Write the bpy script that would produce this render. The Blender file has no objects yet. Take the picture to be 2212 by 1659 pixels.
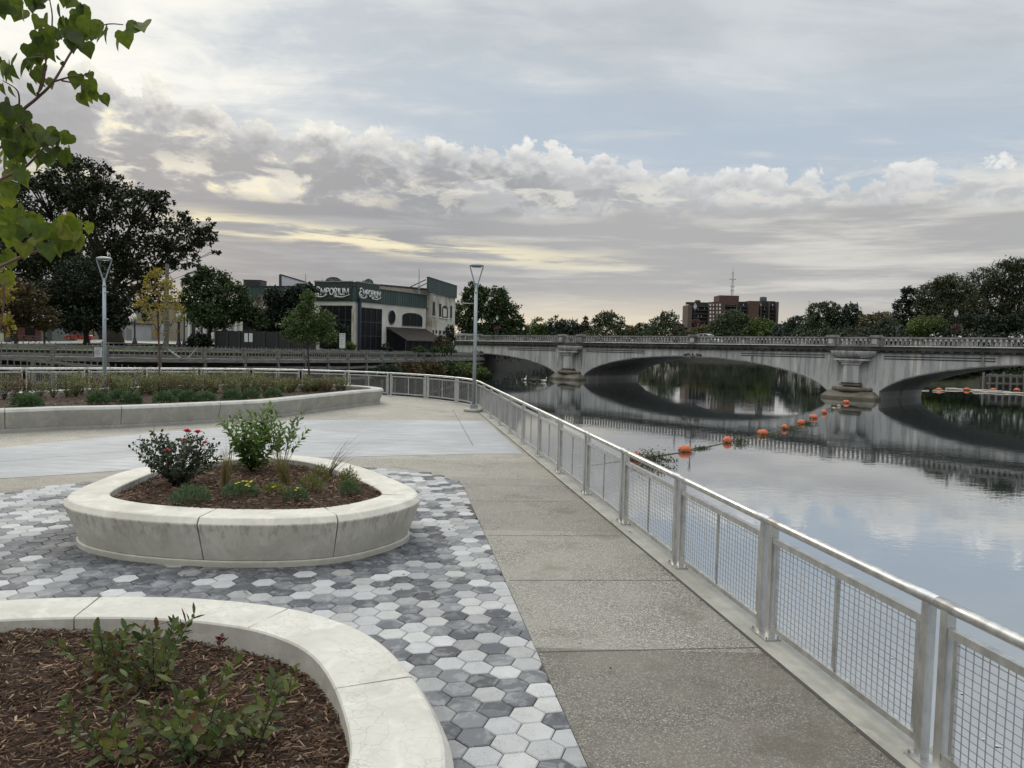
import bpy, math, random, os
import numpy as np
from mathutils import Vector, Matrix
random.seed(7); np.random.seed(7)
S=bpy.context.scene; COL=S.collection
# ---------------------------------------------------------------- camera geometry (survey helpers)
F=1662.0; CX=1106.0; CY=829.5; PITCH=math.radians(3.09); ROLL=0.024; HC=2.6; ZW=-3.4
def ray(u,v):
    x=(u-CX)/F; y=-(v-CY)/F; z=-1.0
    c,s=math.cos(ROLL),math.sin(ROLL); x,y=c*x-s*y, s*x+c*y
    a=math.pi/2-PITCH; c,s=math.cos(a),math.sin(a); y,z=c*y-s*z, s*y+c*z
    return x,y,z
def gp(u,v,z=0.0):
    x,y,w=ray(u,v); t=(z-HC)/w
    return (x*t,y*t,z)
def at(u,v,Y):
    x,y,w=ray(u,v); t=Y/y
    return (x*t,Y,HC+w*t)
def onplane(u,v,P,e):
    x,y,w=ray(u,v)
    d=x*e[1]-y*e[0]
    t=(P[0]*e[1]-P[1]*e[0])/d
    return (t*x-P[0])*e[0]+(t*y-P[1])*e[1], HC+t*w
cam=bpy.data.cameras.new("camera"); cam.sensor_fit='HORIZONTAL'; cam.sensor_width=36.0
cam.lens=36.0*F/2212.0; cam.clip_start=0.05; cam.clip_end=6000
co=bpy.data.objects.new("camera",cam); COL.objects.link(co)
co.matrix_world=Matrix.Translation((0,0,HC))@Matrix.Rotation(math.pi/2-PITCH,4,'X')@Matrix.Rotation(ROLL,4,'Z')
S.camera=co
# ---------------------------------------------------------------- naming helpers
def tag(o,label=None,cat=None,group=None,kind=None):
    if label: o['label']=label
    if cat: o['category']=cat
    if group: o['group']=group
    if kind: o['kind']=kind
    return o
def T(name,label,cat,loc=(0,0,0),group=None):
    o=bpy.data.objects.new(name,None); COL.objects.link(o); o.location=loc; o.empty_display_size=.2
    return tag(o,label,cat,group)
def rootloc(o):
    while o.parent: o=o.parent
    return o.location
def copy_tree(o,parent=None):
    c=o.copy(); COL.objects.link(c); c.parent=parent
    for ch in list(o.children): copy_tree(ch,c)
    return c
def np_mesh(name,V,Fc,k):
    # V: n x 3, Fc: m x k face indices (all faces k-gons)
    me=bpy.data.meshes.new(name); V=np.asarray(V,dtype=np.float32); Fc=np.asarray(Fc,dtype=np.int32)
    me.vertices.add(len(V)); me.vertices.foreach_set('co',V.ravel())
    me.loops.add(Fc.size); me.loops.foreach_set('vertex_index',Fc.ravel())
    me.polygons.add(len(Fc)); me.polygons.foreach_set('loop_start',np.arange(0,Fc.size,k,dtype=np.int32))
    me.polygons.foreach_set('loop_total',np.full(len(Fc),k,dtype=np.int32))
    me.update(calc_edges=True)
    return me
class MB:
    def __init__(s): s.v=[]; s.f=[]; s.sm=[]
    def add(s,vs,fs,smooth=False):
        b=len(s.v); s.v.extend([tuple(q) for q in vs]); s.f.extend([tuple(i+b for i in f) for f in fs]); s.sm.extend([smooth]*len(fs)); return s
    def box(s,c,d,rz=0,ax=None):
        # centre, full dims, rotation about z
        x,y,z=d[0]/2,d[1]/2,d[2]/2; cs,sn=math.cos(rz),math.sin(rz)
        vs=[]
        for (i,j,k) in ((-1,-1,-1),(1,-1,-1),(1,1,-1),(-1,1,-1),(-1,-1,1),(1,-1,1),(1,1,1),(-1,1,1)):
            a,b=i*x,j*y; vs.append((c[0]+a*cs-b*sn,c[1]+a*sn+b*cs,c[2]+k*z))
        return s.add(vs,[(0,3,2,1),(4,5,6,7),(0,1,5,4),(1,2,6,5),(2,3,7,6),(3,0,4,7)])
    def bar(s,a,b,w,h=None,n=4,r2=None,smooth=False):
        # prism from a to b; n-sided (n=4 -> rectangular w x h)
        a=Vector(a); b=Vector(b); d=(b-a)
        if d.length<1e-6: return s
        d.normalize(); up=Vector((0,0,1)) if abs(d.z)<.95 else Vector((1,0,0))
        sx=d.cross(up).normalized(); sy=sx.cross(d).normalized(); vs=[]
        for p,q in ((a,1),(b,(r2/w if r2 is not None else 1))):
            if n==4 :
                hh=(h or w)
                pr=[(-w/2,-hh/2),(w/2,-hh/2),(w/2,hh/2),(-w/2,hh/2)]
            else: pr=[(w*math.cos(2*math.pi*i/n),w*math.sin(2*math.pi*i/n)) for i in range(n)]
            vs+= [p+sx*(x*q)+sy*(y*q) for x,y in pr]
        fs=[(i,(i+1)%n,n+(i+1)%n,n+i) for i in range(n)]
        s.add(vs,fs,smooth); b0=len(s.v)-2*n
        s.f+= [tuple(b0+n-1-i for i in range(n)),tuple(b0+n+i for i in range(n))]; s.sm+=[False,False]
        return s
    def tube(s,pts,r,n=8):
        rs=r if isinstance(r,(list,tuple)) else [r]*len(pts)
        P=[Vector(p) for p in pts]; vs=[]; prev=None
        for i,p in enumerate(P):
            d=(P[min(i+1,len(P)-1)]-P[max(i-1,0)]).normalized()
            if prev is None:
                up=Vector((0,0,1)) if abs(d.z)<.9 else Vector((1,0,0)); sx=d.cross(up).normalized()
            else:
                sx=(prev-d*prev.dot(d)).normalized()
            prev=sx; sy=d.cross(sx)
            vs+=[p+(sx*math.cos(2*math.pi*k/n)+sy*math.sin(2*math.pi*k/n))*rs[i] for k in range(n)]
        fs=[(i*n+k,i*n+(k+1)%n,(i+1)*n+(k+1)%n,(i+1)*n+k) for i in range(len(P)-1) for k in range(n)]
        s.add(vs,fs,True); b0=len(s.v)-len(P)*n
        s.f+=[tuple(b0+n-1-i for i in range(n)),tuple(b0+(len(P)-1)*n+i for i in range(n))]; s.sm+=[False,False]
        return s
    def sweep(s,path,prof,cap=True,closed=False,smooth=False):
        # path: list of (x,y,z); prof: list of (offset to the right of travel, dz) closed polygon
        n=len(path); m=len(prof); vs=[]
        for i,p in enumerate(path):
            if closed: a=path[(i-1)%n]; b=path[(i+1)%n]
            else: a=path[max(i-1,0)]; b=path[min(i+1,n-1)]
            dx,dy=b[0]-a[0],b[1]-a[1]; L=math.hypot(dx,dy) or 1; nx,ny=dy/L,-dx/L
            vs+=[(p[0]+nx*o,p[1]+ny*o,p[2]+z) for o,z in prof]
        fs=[(i*m+k,i*m+(k+1)%m,((i+1)%n)*m+(k+1)%m,((i+1)%n)*m+k) for i in range(n if closed else n-1) for k in range(m)]
        s.add(vs,fs,smooth)
        if cap and not closed:
            b0=len(s.v)-n*m
            s.f+=[tuple(b0+m-1-i for i in range(m)),tuple(b0+(n-1)*m+i for i in range(m))]; s.sm+=[False,False]
        return s
    def lathe(s,c,prof,n=20,sx=1,sy=1,a0=0,a1=2*math.pi,rz=0):
        full=abs(a1-a0-2*math.pi)<1e-6; k=n if full else n+1; vs=[]; m=len(prof)
        for i in range(k):
            a=a0+(a1-a0)*i/n
            for r,z in prof:
                x,y=r*math.cos(a)*sx,r*math.sin(a)*sy
                vs.append((c[0]+x*math.cos(rz)-y*math.sin(rz),c[1]+x*math.sin(rz)+y*math.cos(rz),c[2]+z))
        fs=[]
        for i in range(n):
            j=(i+1)%k
            for q in range(m-1): fs.append((i*m+q,j*m+q,j*m+q+1,i*m+q+1))
        return s.add(vs,fs,True)
    def prism(s,poly,z0,z1):
        n=len(poly); vs=[(p[0],p[1],z0) for p in poly]+[(p[0],p[1],z1) for p in poly]
        return s.add(vs,[tuple(range(n-1,-1,-1)),tuple(range(n,2*n))]+[(i,(i+1)%n,n+(i+1)%n,n+i) for i in range(n)])
    def xprism(s,poly,P,e,nrm,d0,d1):
        # poly of (s,z) in a vertical plane through P along e, extruded from d0 to d1 along nrm
        n=len(poly); vs=[]
        for d in (d0,d1): vs+=[(P[0]+e[0]*a+nrm[0]*d,P[1]+e[1]*a+nrm[1]*d,z) for a,z in poly]
        return s.add(vs,[tuple(range(n)),tuple(range(2*n-1,n-1,-1))]+[(i,n+i,n+(i+1)%n,(i+1)%n) for i in range(n)])
    def ball(s,c,r,n=12,m=8,sq=(1,1,1),rz=0):
        prof=[(r*math.sin(math.pi*i/m),-r*math.cos(math.pi*i/m)*sq[2]) for i in range(m+1)]
        return s.lathe(c,prof,n,sq[0],sq[1],rz=rz)
    def build(s,name,mat,parent=None,weld=False):
        L=rootloc(parent) if parent else Vector((0,0,0))
        me=bpy.data.meshes.new(name)
        me.from_pydata([(p[0]-L[0],p[1]-L[1],p[2]-L[2]) for p in s.v],[],s.f)
        me.polygons.foreach_set('use_smooth',s.sm[:len(me.polygons)])
        me.materials.append(mat); me.update()
        o=bpy.data.objects.new(name,me); COL.objects.link(o); o.parent=parent
        return o
def struct(o,kind='structure'): o['kind']=kind; return o
# ---------------------------------------------------------------- node helpers
class NT:
    def __init__(s,nt): s.t=nt; nt.nodes.clear()
    def n(s,ty,**k):
        x=s.t.nodes.new(ty)
        for a,b in k.items():
            if a=='ins':
                for i,q in b.items(): s.set(x.inputs[i],q)
            else: setattr(x,a,b)
        return x
    def set(s,sock,q):
        if isinstance(q,bpy.types.NodeSocket): s.t.links.new(q,sock)
        elif q is not None: sock.default_value=q
    def m(s,op,a,b=None,c=None,clamp=False):
        x=s.n('ShaderNodeMath',operation=op,use_clamp=clamp); s.set(x.inputs[0],a)
        if b is not None: s.set(x.inputs[1],b)
        if c is not None: s.set(x.inputs[2],c)
        return x.outputs[0]
    def ss(s,x,a,b):   # smoothstep a..b -> 0..1
        q=s.n('ShaderNodeMapRange',interpolation_type='SMOOTHSTEP'); s.set(q.inputs[0],x); s.set(q.inputs[1],a); s.set(q.inputs[2],b); return q.outputs[0]
    def mix(s,f,a,b,blend='MIX'):
        x=s.n('ShaderNodeMix',data_type='RGBA',blend_type=blend,clamp_factor=True); s.set(x.inputs[0],f)
        for i,q in ((6,a),(7,b)): s.set(x.inputs[i],(q[0],q[1],q[2],1) if isinstance(q,(tuple,list)) else q)
        return x.outputs[2]
    def noise(s,vec,scale,det=5,rough=.55,dist=0,out=0):
        x=s.n('ShaderNodeTexNoise'); s.set(x.inputs['Vector'],vec); s.set(x.inputs['Scale'],scale); s.set(x.inputs['Detail'],det); s.set(x.inputs['Roughness'],rough); s.set(x.inputs['Distortion'],dist); return x.outputs[out]
    def ramp(s,f,stops,interp='LINEAR'):
        x=s.n('ShaderNodeValToRGB'); r=x.color_ramp; r.interpolation=interp
        while len(r.elements)<len(stops): r.elements.new(.5)
        for e,(p,c) in zip(r.elements,stops): e.position=p; e.color=(c[0],c[1],c[2],1)
        s.set(x.inputs[0],f); return x.outputs[0]
    def xyz(s,x,y,z):
        q=s.n('ShaderNodeCombineXYZ'); s.set(q.inputs[0],x); s.set(q.inputs[1],y); s.set(q.inputs[2],z); return q.outputs[0]
    def map(s,vec,scale=(1,1,1),rot=(0,0,0),loc=(0,0,0)):
        q=s.n('ShaderNodeMapping'); s.set(q.inputs[0],vec); q.inputs['Scale'].default_value=scale; q.inputs['Rotation'].default_value=rot; q.inputs['Location'].default_value=loc; return q.outputs[0]
    def bump(s,h,st=.3,dist=.01,nrm=None):
        q=s.n('ShaderNodeBump'); s.set(q.inputs['Height'],h); q.inputs['Strength'].default_value=st; q.inputs['Distance'].default_value=dist
        if nrm is not None: s.set(q.inputs['Normal'],nrm)
        return q.outputs[0]
def newmat(name):
    m=bpy.data.materials.new(name); m.use_nodes=True; return m,NT(m.node_tree)
def finish(t,col,rough=.7,metal=0,nrm=None,spec=.5,trans=0,tcol=None):
    p=t.n('ShaderNodeBsdfPrincipled'); t.set(p.inputs['Base Color'],(col[0],col[1],col[2],1) if isinstance(col,(tuple,list)) else col)
    t.set(p.inputs['Roughness'],rough); t.set(p.inputs['Metallic'],metal); t.set(p.inputs['Specular IOR Level'],spec)
    if nrm is not None: t.set(p.inputs['Normal'],nrm)
    out=p.outputs[0]
    if trans:
        tr=t.n('ShaderNodeBsdfTranslucent'); t.set(tr.inputs[0],tcol if tcol is not None else col)
        mx=t.n('ShaderNodeMixShader'); mx.inputs[0].default_value=trans; t.t.links.new(out,mx.inputs[1]); t.t.links.new(tr.outputs[0],mx.inputs[2]); out=mx.outputs[0]
    o=t.n('ShaderNodeOutputMaterial'); t.t.links.new(out,o.inputs[0])
def mat(name,cols,rough=.7,metal=0,scale=3.0,det=6,bump=0,bscale=60,bdist=.005,spec=.5,stretch=(1,1,1),trans=0,lo=.3,hi=.7):
    m,t=newmat(name); tc=t.n('ShaderNodeTexCoord').outputs['Object']
    v=t.map(tc,stretch) if stretch!=(1,1,1) else tc
    c=t.ramp(t.noise(v,scale,det),[(lo+(hi-lo)*i/max(1,len(cols)-1),c) for i,c in enumerate(cols)])
    nb=t.bump(t.noise(v,bscale,3),bump,bdist) if bump else None
    finish(t,c,rough,metal,nb,spec,trans); return m
def leafmat(name,cols,rough=.55,trans=.25,spec=.4,tint=1.6,interp='LINEAR',mottle=0):
    m,t=newmat(name); g=t.n('ShaderNodeNewGeometry')
    c=t.ramp(g.outputs['Random Per Island'],[(i/max(1,len(cols)-1) if interp=='LINEAR' else i/len(cols),q) for i,q in enumerate(cols)],interp)
    if mottle:
        o=t.n('ShaderNodeTexCoord').outputs['Object']; c=t.mix(1.0,c,t.ramp(t.noise(o,mottle,5,.65,.5),[(.32,(.62,.62,.6)),(.5,(1,1,1)),(.68,(1.35,1.25,1.0))]),'MULTIPLY')
        c=t.mix(t.m('MULTIPLY',t.ss(t.noise(o,mottle*2.2,3,.6),.66,.72),.6),c,(.09,.055,.02))
    tc=t.mix(1.0,c,(tint,tint,tint*.7),'MULTIPLY')
    finish(t,c,rough,0,None,spec,trans,tc); return m
# ---------------------------------------------------------------- sky
W=bpy.data.worlds.new("World"); S.world=W; W.use_nodes=True
def build_sky():
    t=NT(W.node_tree)
    g=t.n('ShaderNodeTexCoord').outputs['Generated']
    sp=t.n('ShaderNodeSeparateXYZ'); t.set(sp.inputs[0],g); x,y,z=sp.outputs
    sky=t.n('ShaderNodeTexSky',sky_type='NISHITA',sun_disc=False,sun_elevation=SUN_EL,sun_rotation=SUN_AZ,altitude=200,air_density=1.2,dust_density=2.0)
    A=t.m('ARCTAN2',x,y); E=t.m('ARCSINE',z); Ea=t.m('MAXIMUM',E,0.0)
    # planar cloud-deck coordinates
    k=t.m('DIVIDE',1.0,t.m('ADD',t.m('MAXIMUM',z,0.0),.07))
    P=t.xyz(t.m('MULTIPLY',x,k),t.m('MULTIPLY',y,k),0.0)
    AE=t.xyz(A,t.m('MULTIPLY',Ea,1.0),0.0)
    warmL=t.ss(A,.25,-.55)                       # sun side
    # --- high thin overcast
    n1=t.noise(t.map(P,(1,1,1),(0,0,.5)),.8,7,.56,.6)
    n1b=t.noise(t.map(P,(1.0,2.2,1),(0,0,-.35)),1.6,6,.6,.4)
    hi=t.m('ADD',t.m('MULTIPLY',n1,.65),t.m('MULTIPLY',n1b,.35))
    hiM=t.ss(t.m('ADD',hi,t.m('MULTIPLY',t.m('SUBTRACT',t.noise(t.map(AE,(1,2,1),(0,0,-.3)),9,7,.62,.6),.5),t.m('MULTIPLY',warmL,.28))),.40,.62)
    cHi=t.mix(hiM,SKY['blue'],SKY['veil'])
    cHi=t.mix(t.m('MULTIPLY',t.m('MULTIPLY',warmL,hiM),.9),cHi,SKY['veilwarm'])
    soft=t.noise(AE,5.0,5,.5,.8)
    cHi=t.mix(t.m('MULTIPLY',t.ss(soft,.52,.75),.35),cHi,SKY['greycloud'])
    # blue gap just above the cumulus bank
    E0=t.m('SUBTRACT',.255,t.m('MULTIPLY',A,.075))
    gap=t.m('MULTIPLY',t.m('MULTIPLY',t.ss(E,t.m('ADD',E0,.14),t.m('ADD',E0,.015)),t.ss(A,-.35,.05)),t.ss(n1b,.74,.48))
    cHi=t.mix(t.m('MULTIPLY',gap,.85),cHi,SKY['gap'])
    # --- cumulus bank
    pv=t.map(AE,(1,1.35,1))
    c1=t.noise(pv,13.0,6,.60,.15); c2=t.noise(t.map(pv,(1,1,1),(0,0,0),(0,-.011,0)),13.0,6,.60,.15)
    big=t.noise(pv,4.2,3,.5)
    vw=t.mix(.05,t.map(AE,(1,1.25,1)),t.noise(pv,20,4,.6,0,1),'ADD')
    def vor(sc,det):
        q=t.n('ShaderNodeTexVoronoi',feature='F1'); t.set(q.inputs['Vector'],vw); q.inputs['Scale'].default_value=sc; q.inputs['Detail'].default_value=det; q.inputs['Roughness'].default_value=.55; return q.outputs['Distance']
    v1=vor(19,3.0)
    edge=t.m('ADD',E0,t.m('ADD',t.m('ADD',.013,t.m('MULTIPLY',t.m('SUBTRACT',big,.5),.035)),t.m('ADD',t.m('MULTIPLY',t.m('SUBTRACT',.42,v1),.044),t.m('MULTIPLY',t.m('SUBTRACT',c1,.5),.035))))
    below=t.m('SUBTRACT',edge,E)                 # >0 inside the bank
    cum=t.ss(below,-.002,.007)
    lit=t.m('SUBTRACT',c2,c1)                    # relief lit from above
    sh=t.m('ADD',t.m('ADD',t.m('MULTIPLY',t.ss(below,.002,.030),.45),t.m('MULTIPLY',t.ss(below,.03,.10),.30)),t.m('ADD',t.m('MULTIPLY',lit,2.6),t.m('MULTIPLY',t.m('SUBTRACT',v1,.45),.75)),clamp=True)
    top=t.mix(warmL,SKY['cumtop'],SKY['cumtopwarm'])
    low=t.mix(warmL,SKY['cumlow'],SKY['cumlowwarm'])
    cCum=t.mix(sh,top,low)
    # dark scattered clouds in the bank on the sun side
    dk=t.noise(t.map(AE,(1,2.3,1),(0,0,-.08)),13.0,7,.55,.3)
    dkm=t.m('MULTIPLY',t.m('MULTIPLY',t.ss(dk,.43,.53),t.ss(below,.012,.04)),t.ss(A,.30,-.05))
    cCum=t.mix(t.m('MULTIPLY',dkm,.85),cCum,SKY['dark'])
    brk=t.m('MULTIPLY',t.m('MULTIPLY',t.ss(dk,.47,.36),t.ss(below,.03,.06)),t.ss(A,.0,-.3))
    cCum=t.mix(t.m('MULTIPLY',brk,.9),cCum,SKY['glow'])
    col=t.mix(cum,cHi,cCum)
    # --- low stratus streaks
    stv=t.map(AE,(1.0,9.0,1),(0,0,-.02))
    s1=t.noise(stv,3.2,6,.55,.5); s2=t.noise(t.map(AE,(1.0,11.0,1),(0,0,-.05),(3,1,0)),6.0,6,.6,.3)
    crm=t.m('MULTIPLY',t.m('MULTIPLY',t.ss(t.noise(t.map(AE,(1,2.6,1),(0,0,-.12),(2,5,0)),15,7,.6,.4),.49,.60),t.ss(E,.225,.19)),t.ss(E,.145,.17))
    col=t.mix(t.m('MULTIPLY',crm,.75),col,t.mix(warmL,(.68,.665,.62),(.78,.74,.63)))
    lowm=t.ss(t.m('ADD',E,t.m('MULTIPLY',t.m('SUBTRACT',s1,.5),.07)),.182,.150)
    st=t.mix(t.ss(t.m('ADD',t.m('MULTIPLY',s1,.6),t.m('MULTIPLY',s2,.4)),.46,.62),t.mix(t.ss(A,.12,-.2),(.395,.395,.40),(.285,.297,.325)),t.mix(t.ss(A,.12,-.2),(.60,.585,.55),(.375,.385,.405)))
    # yellow break line
    yl=t.m('ADD',.112,t.m('MULTIPLY',A,-.06))
    dyl=t.m('ABSOLUTE',t.m('SUBTRACT',t.m('ADD',E,t.m('MULTIPLY',t.m('SUBTRACT',s2,.5),.012)),yl))
    ym=t.m('MULTIPLY',t.m('MULTIPLY',t.ss(dyl,.022,.002),t.ss(s2,.40,.56)),t.m('MULTIPLY',t.ss(A,-.48,-.36),t.ss(A,.30,-.12)))
    st=t.mix(ym,st,SKY['yellow'])
    # peach horizon glow
    pe=t.m('MULTIPLY',t.ss(t.m('ADD',E,t.m('MULTIPLY',t.m('SUBTRACT',s1,.5),.04)),.075,.02),t.ss(t.m('ABSOLUTE',t.m('SUBTRACT',A,-.02)),.62,.1))
    st=t.mix(t.m('MULTIPLY',pe,.9),st,SKY['peach'])
    col=t.mix(lowm,col,st)
    # overall: sun side brighter, anti-solar side of the dome dimmer, zenith thin and bright
    dotb=t.ss(y,-.15,-.75)
    ovr=t.m('MULTIPLY',t.m('ADD',t.m('ADD',1.0,t.m('MULTIPLY',t.m('MULTIPLY',t.ss(A,.15,-.5),t.ss(E,.15,.30)),.16)),t.m('MULTIPLY',t.ss(E,.56,1.0),SKY['zen'])),t.m('SUBTRACT',1.0,t.m('MULTIPLY',dotb,SKY['back'])))
    col=t.mix(1.0,col,t.xyz(ovr,ovr,ovr),'MULTIPLY')
    tenx=t.mix(1.0,col,(10,10,10),'MULTIPLY')
    fin=t.mix(.985,sky.outputs[0],tenx)
    gnd=t.ss(E,0.0,-.02); fin=t.mix(gnd,fin,(1.2,1.2,1.1))
    b=t.n('ShaderNodeBackground'); t.set(b.inputs[0],fin); b.inputs[1].default_value=.1
    o=t.n('ShaderNodeOutputWorld'); t.t.links.new(b.outputs[0],o.inputs[0])
SUN_EL=math.radians(14); SUN_AZ=math.radians(-24)
SKY=dict(blue=(.45,.49,.53),veil=(.60,.63,.648),veilwarm=(.78,.765,.70),greycloud=(.47,.49,.51),gap=(.42,.495,.58),
 cumtop=(.80,.805,.79),cumtopwarm=(.80,.78,.69),cumlow=(.47,.48,.495),cumlowwarm=(.37,.38,.405),dark=(.29,.30,.322),glow=(.86,.79,.56),
 strdark=(.365,.363,.376),strlight=(.575,.56,.52),yellow=(.80,.735,.53),peach=(.76,.67,.52),zen=1.9,back=.08)
build_sky()
sl=bpy.data.lights.new("sun_light",'SUN'); sl.energy=.6; sl.angle=math.radians(18); sl.color=(1,.9,.74)
so=bpy.data.objects.new("sun_light",sl); COL.objects.link(so)
d=Vector((math.sin(SUN_AZ)*math.cos(math.radians(24)),math.cos(SUN_AZ)*math.cos(math.radians(24)),math.sin(math.radians(24))))
so.rotation_euler=d.to_track_quat('Z','Y').to_euler(); so.location=(-20,40,60)
vs=S.view_settings; vs.view_transform='Standard'; vs.look='None'; vs.gamma=1; vs.use_curve_mapping=False; vs.exposure=0.15
try:
    S.cycles.max_bounces=8; S.cycles.transparent_max_bounces=6; S.cycles.use_denoising=True; S.cycles.caustics_reflective=False
except Exception: pass
# ================================================================ materials for the plaza
def concrete_mat(name,c0,c1,c2,crack=0,streak=0,rough=.8):
    m,t=newmat(name); o=t.n('ShaderNodeTexCoord').outputs['Object']
    col=t.ramp(t.noise(o,1.7,8,.62,.4),[(.30,c0),(.5,c1),(.70,c2)])
    fine=t.noise(o,14,6,.6); col=t.mix(t.m('MULTIPLY',t.ss(fine,.52,.72),.45),col,[q*.80 for q in c1])
    pale=t.noise(t.map(o,(1,1,1),(0,0,0),(4,2,1)),3.3,7,.65,1.0); col=t.mix(t.m('MULTIPLY',t.ss(pale,.47,.68),.5),col,[min(1,q*1.18) for q in c2])
    sp=t.n('ShaderNodeNewGeometry'); nz=t.n('ShaderNodeSeparateXYZ'); t.set(nz.inputs[0],sp.outputs['Normal'])
    if crack:
        wv=t.mix(.10,o,t.noise(o,6,4,.6,0,1),'ADD')
        vo=t.n('ShaderNodeTexVoronoi',feature='DISTANCE_TO_EDGE'); t.set(vo.inputs['Vector'],wv); vo.inputs['Scale'].default_value=11
        cm=t.m('MULTIPLY',t.ss(vo.outputs[0],.030,.0),t.ss(t.noise(o,1.6,3),.46,.58))
        col=t.mix(t.m('MULTIPLY',cm,.55*crack),col,[q*.55 for q in c0])
    if streak:
        sv=t.map(o,(9,9,.55)); s=t.noise(sv,2.2,5,.65)
        so_=t.n('ShaderNodeSeparateXYZ'); t.set(so_.inputs[0],o)
        hgt=t.ss(so_.outputs[2],.18,.50)
        side=t.ss(nz.outputs[2],.45,.2)
        col=t.mix(t.m('MULTIPLY',t.m('MULTIPLY',t.m('MULTIPLY',t.ss(s,.46,.64),hgt),side),.55*streak),col,(.20,.165,.12))
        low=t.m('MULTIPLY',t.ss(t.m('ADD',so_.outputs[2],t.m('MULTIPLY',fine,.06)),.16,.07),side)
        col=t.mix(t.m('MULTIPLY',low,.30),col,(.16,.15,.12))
    nb=t.bump(fine,.25,.006); nb=t.bump(t.noise(o,160,2),.12,.002,nb)
    finish(t,col,rough,0,nb,.35); return m
M_planter=concrete_mat('cast_concrete',(.46,.435,.38),(.555,.53,.47),(.63,.61,.55),crack=.8)
M_planter2=concrete_mat('streaked_cast_concrete',(.48,.452,.388),(.575,.546,.475),(.65,.622,.55),streak=.85)
M_planter_far=concrete_mat('grey_cast_concrete',(.36,.35,.325),(.43,.42,.385),(.50,.485,.445),crack=0,streak=.4)
M_kerb=concrete_mat('kerb_concrete',(.30,.29,.255),(.38,.365,.32),(.44,.425,.375))
M_slab=None
def slab_mat():
    m,t=newmat('broomed_concrete'); o=t.n('ShaderNodeTexCoord').outputs['Object']
    a=t.noise(t.map(o,(.7,4.5,1),(0,0,.5)),1.6,7,.6,.6); b=t.noise(o,.55,4,.5)
    col=t.ramp(t.m('ADD',t.m('MULTIPLY',a,.6),t.m('MULTIPLY',b,.4)),[(.34,(.295,.30,.308)),(.5,(.352,.357,.362)),(.64,(.465,.468,.47))])
    st=t.noise(t.map(o,(1.2,2.5,1),(0,0,.15),(1.5,0,0)),.8,4,.5); col=t.mix(t.m('MULTIPLY',t.ss(st,.63,.72),.45),col,(.42,.38,.32))
    sp_=t.noise(t.map(o,(1,1.6,1),(0,0,.2),(5,2,0)),2.6,6,.65); col=t.mix(t.m('MULTIPLY',t.ss(sp_,.62,.70),.45),col,(.20,.17,.14)); ty=t.noise(t.map(o,(.25,6,1),(0,0,.12)),1.1,4,.6); col=t.mix(t.m('MULTIPLY',t.ss(ty,.60,.72),.3),col,(.20,.205,.21)); nb=t.bump(t.noise(t.map(o,(4,60,1)),3,4),.15,.004); finish(t,col,.75,0,nb,.4); return m
M_slab=slab_mat()
def agg_mat():
    m,t=newmat('exposed_aggregate'); o=t.n('ShaderNodeTexCoord').outputs['Object']
    v=t.n('ShaderNodeTexVoronoi'); t.set(v.inputs['Vector'],o); v.inputs['Scale'].default_value=92
    hs=t.n('ShaderNodeSeparateColor'); t.set(hs.inputs[0],v.outputs['Color'])
    peb=t.ramp(hs.outputs[0],[(0,(.12,.105,.085)),(.3,(.225,.21,.18)),(.6,(.32,.305,.27)),(.82,(.44,.425,.385)),(.95,(.68,.665,.62))])
    mtx=t.ss(v.outputs['Distance'],.45,.75)
    col=t.mix(t.m('MULTIPLY',mtx,.8),peb,(.20,.185,.155))
    big=t.noise(o,.9,5,.6); col=t.mix(t.m('MULTIPLY',t.ss(big,.38,.66),.6),col,(.37,.345,.30))
    wet=t.noise(t.map(o,(1,1,1),(0,0,0),(7,3,0)),1.3,4,.55); col=t.mix(t.m('MULTIPLY',t.ss(wet,.55,.70),.5),col,(.155,.135,.10))
    # every poured slab a touch different
    so_=t.n('ShaderNodeSeparateXYZ'); t.set(so_.inputs[0],o)
    bay=t.m('DIVIDE',t.m('FLOOR',t.m('DIVIDE',t.m('SUBTRACT',so_.outputs[1],.3),2.05)),10.0)
    col=t.mix(1,col,t.ramp(bay,[(0,(.54,.52,.49)),(.29,(.84,.83,.81)),(.39,(.84,.825,.79)),(.49,(.70,.68,.645)),(.59,(.74,.72,.69)),(.69,(.86,.84,.80)),(.79,(.98,.96,.92))],'CONSTANT'),'MULTIPLY')
    nb=t.bump(v.outputs['Distance'],.7,.006); finish(t,col,.62,0,nb,.45); return m
M_agg=agg_mat()
M_joint=mat('dark_joint',[(.06,.055,.05),(.09,.085,.075)],.9)  # dark tone of the paving joints and paver bedding
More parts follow.
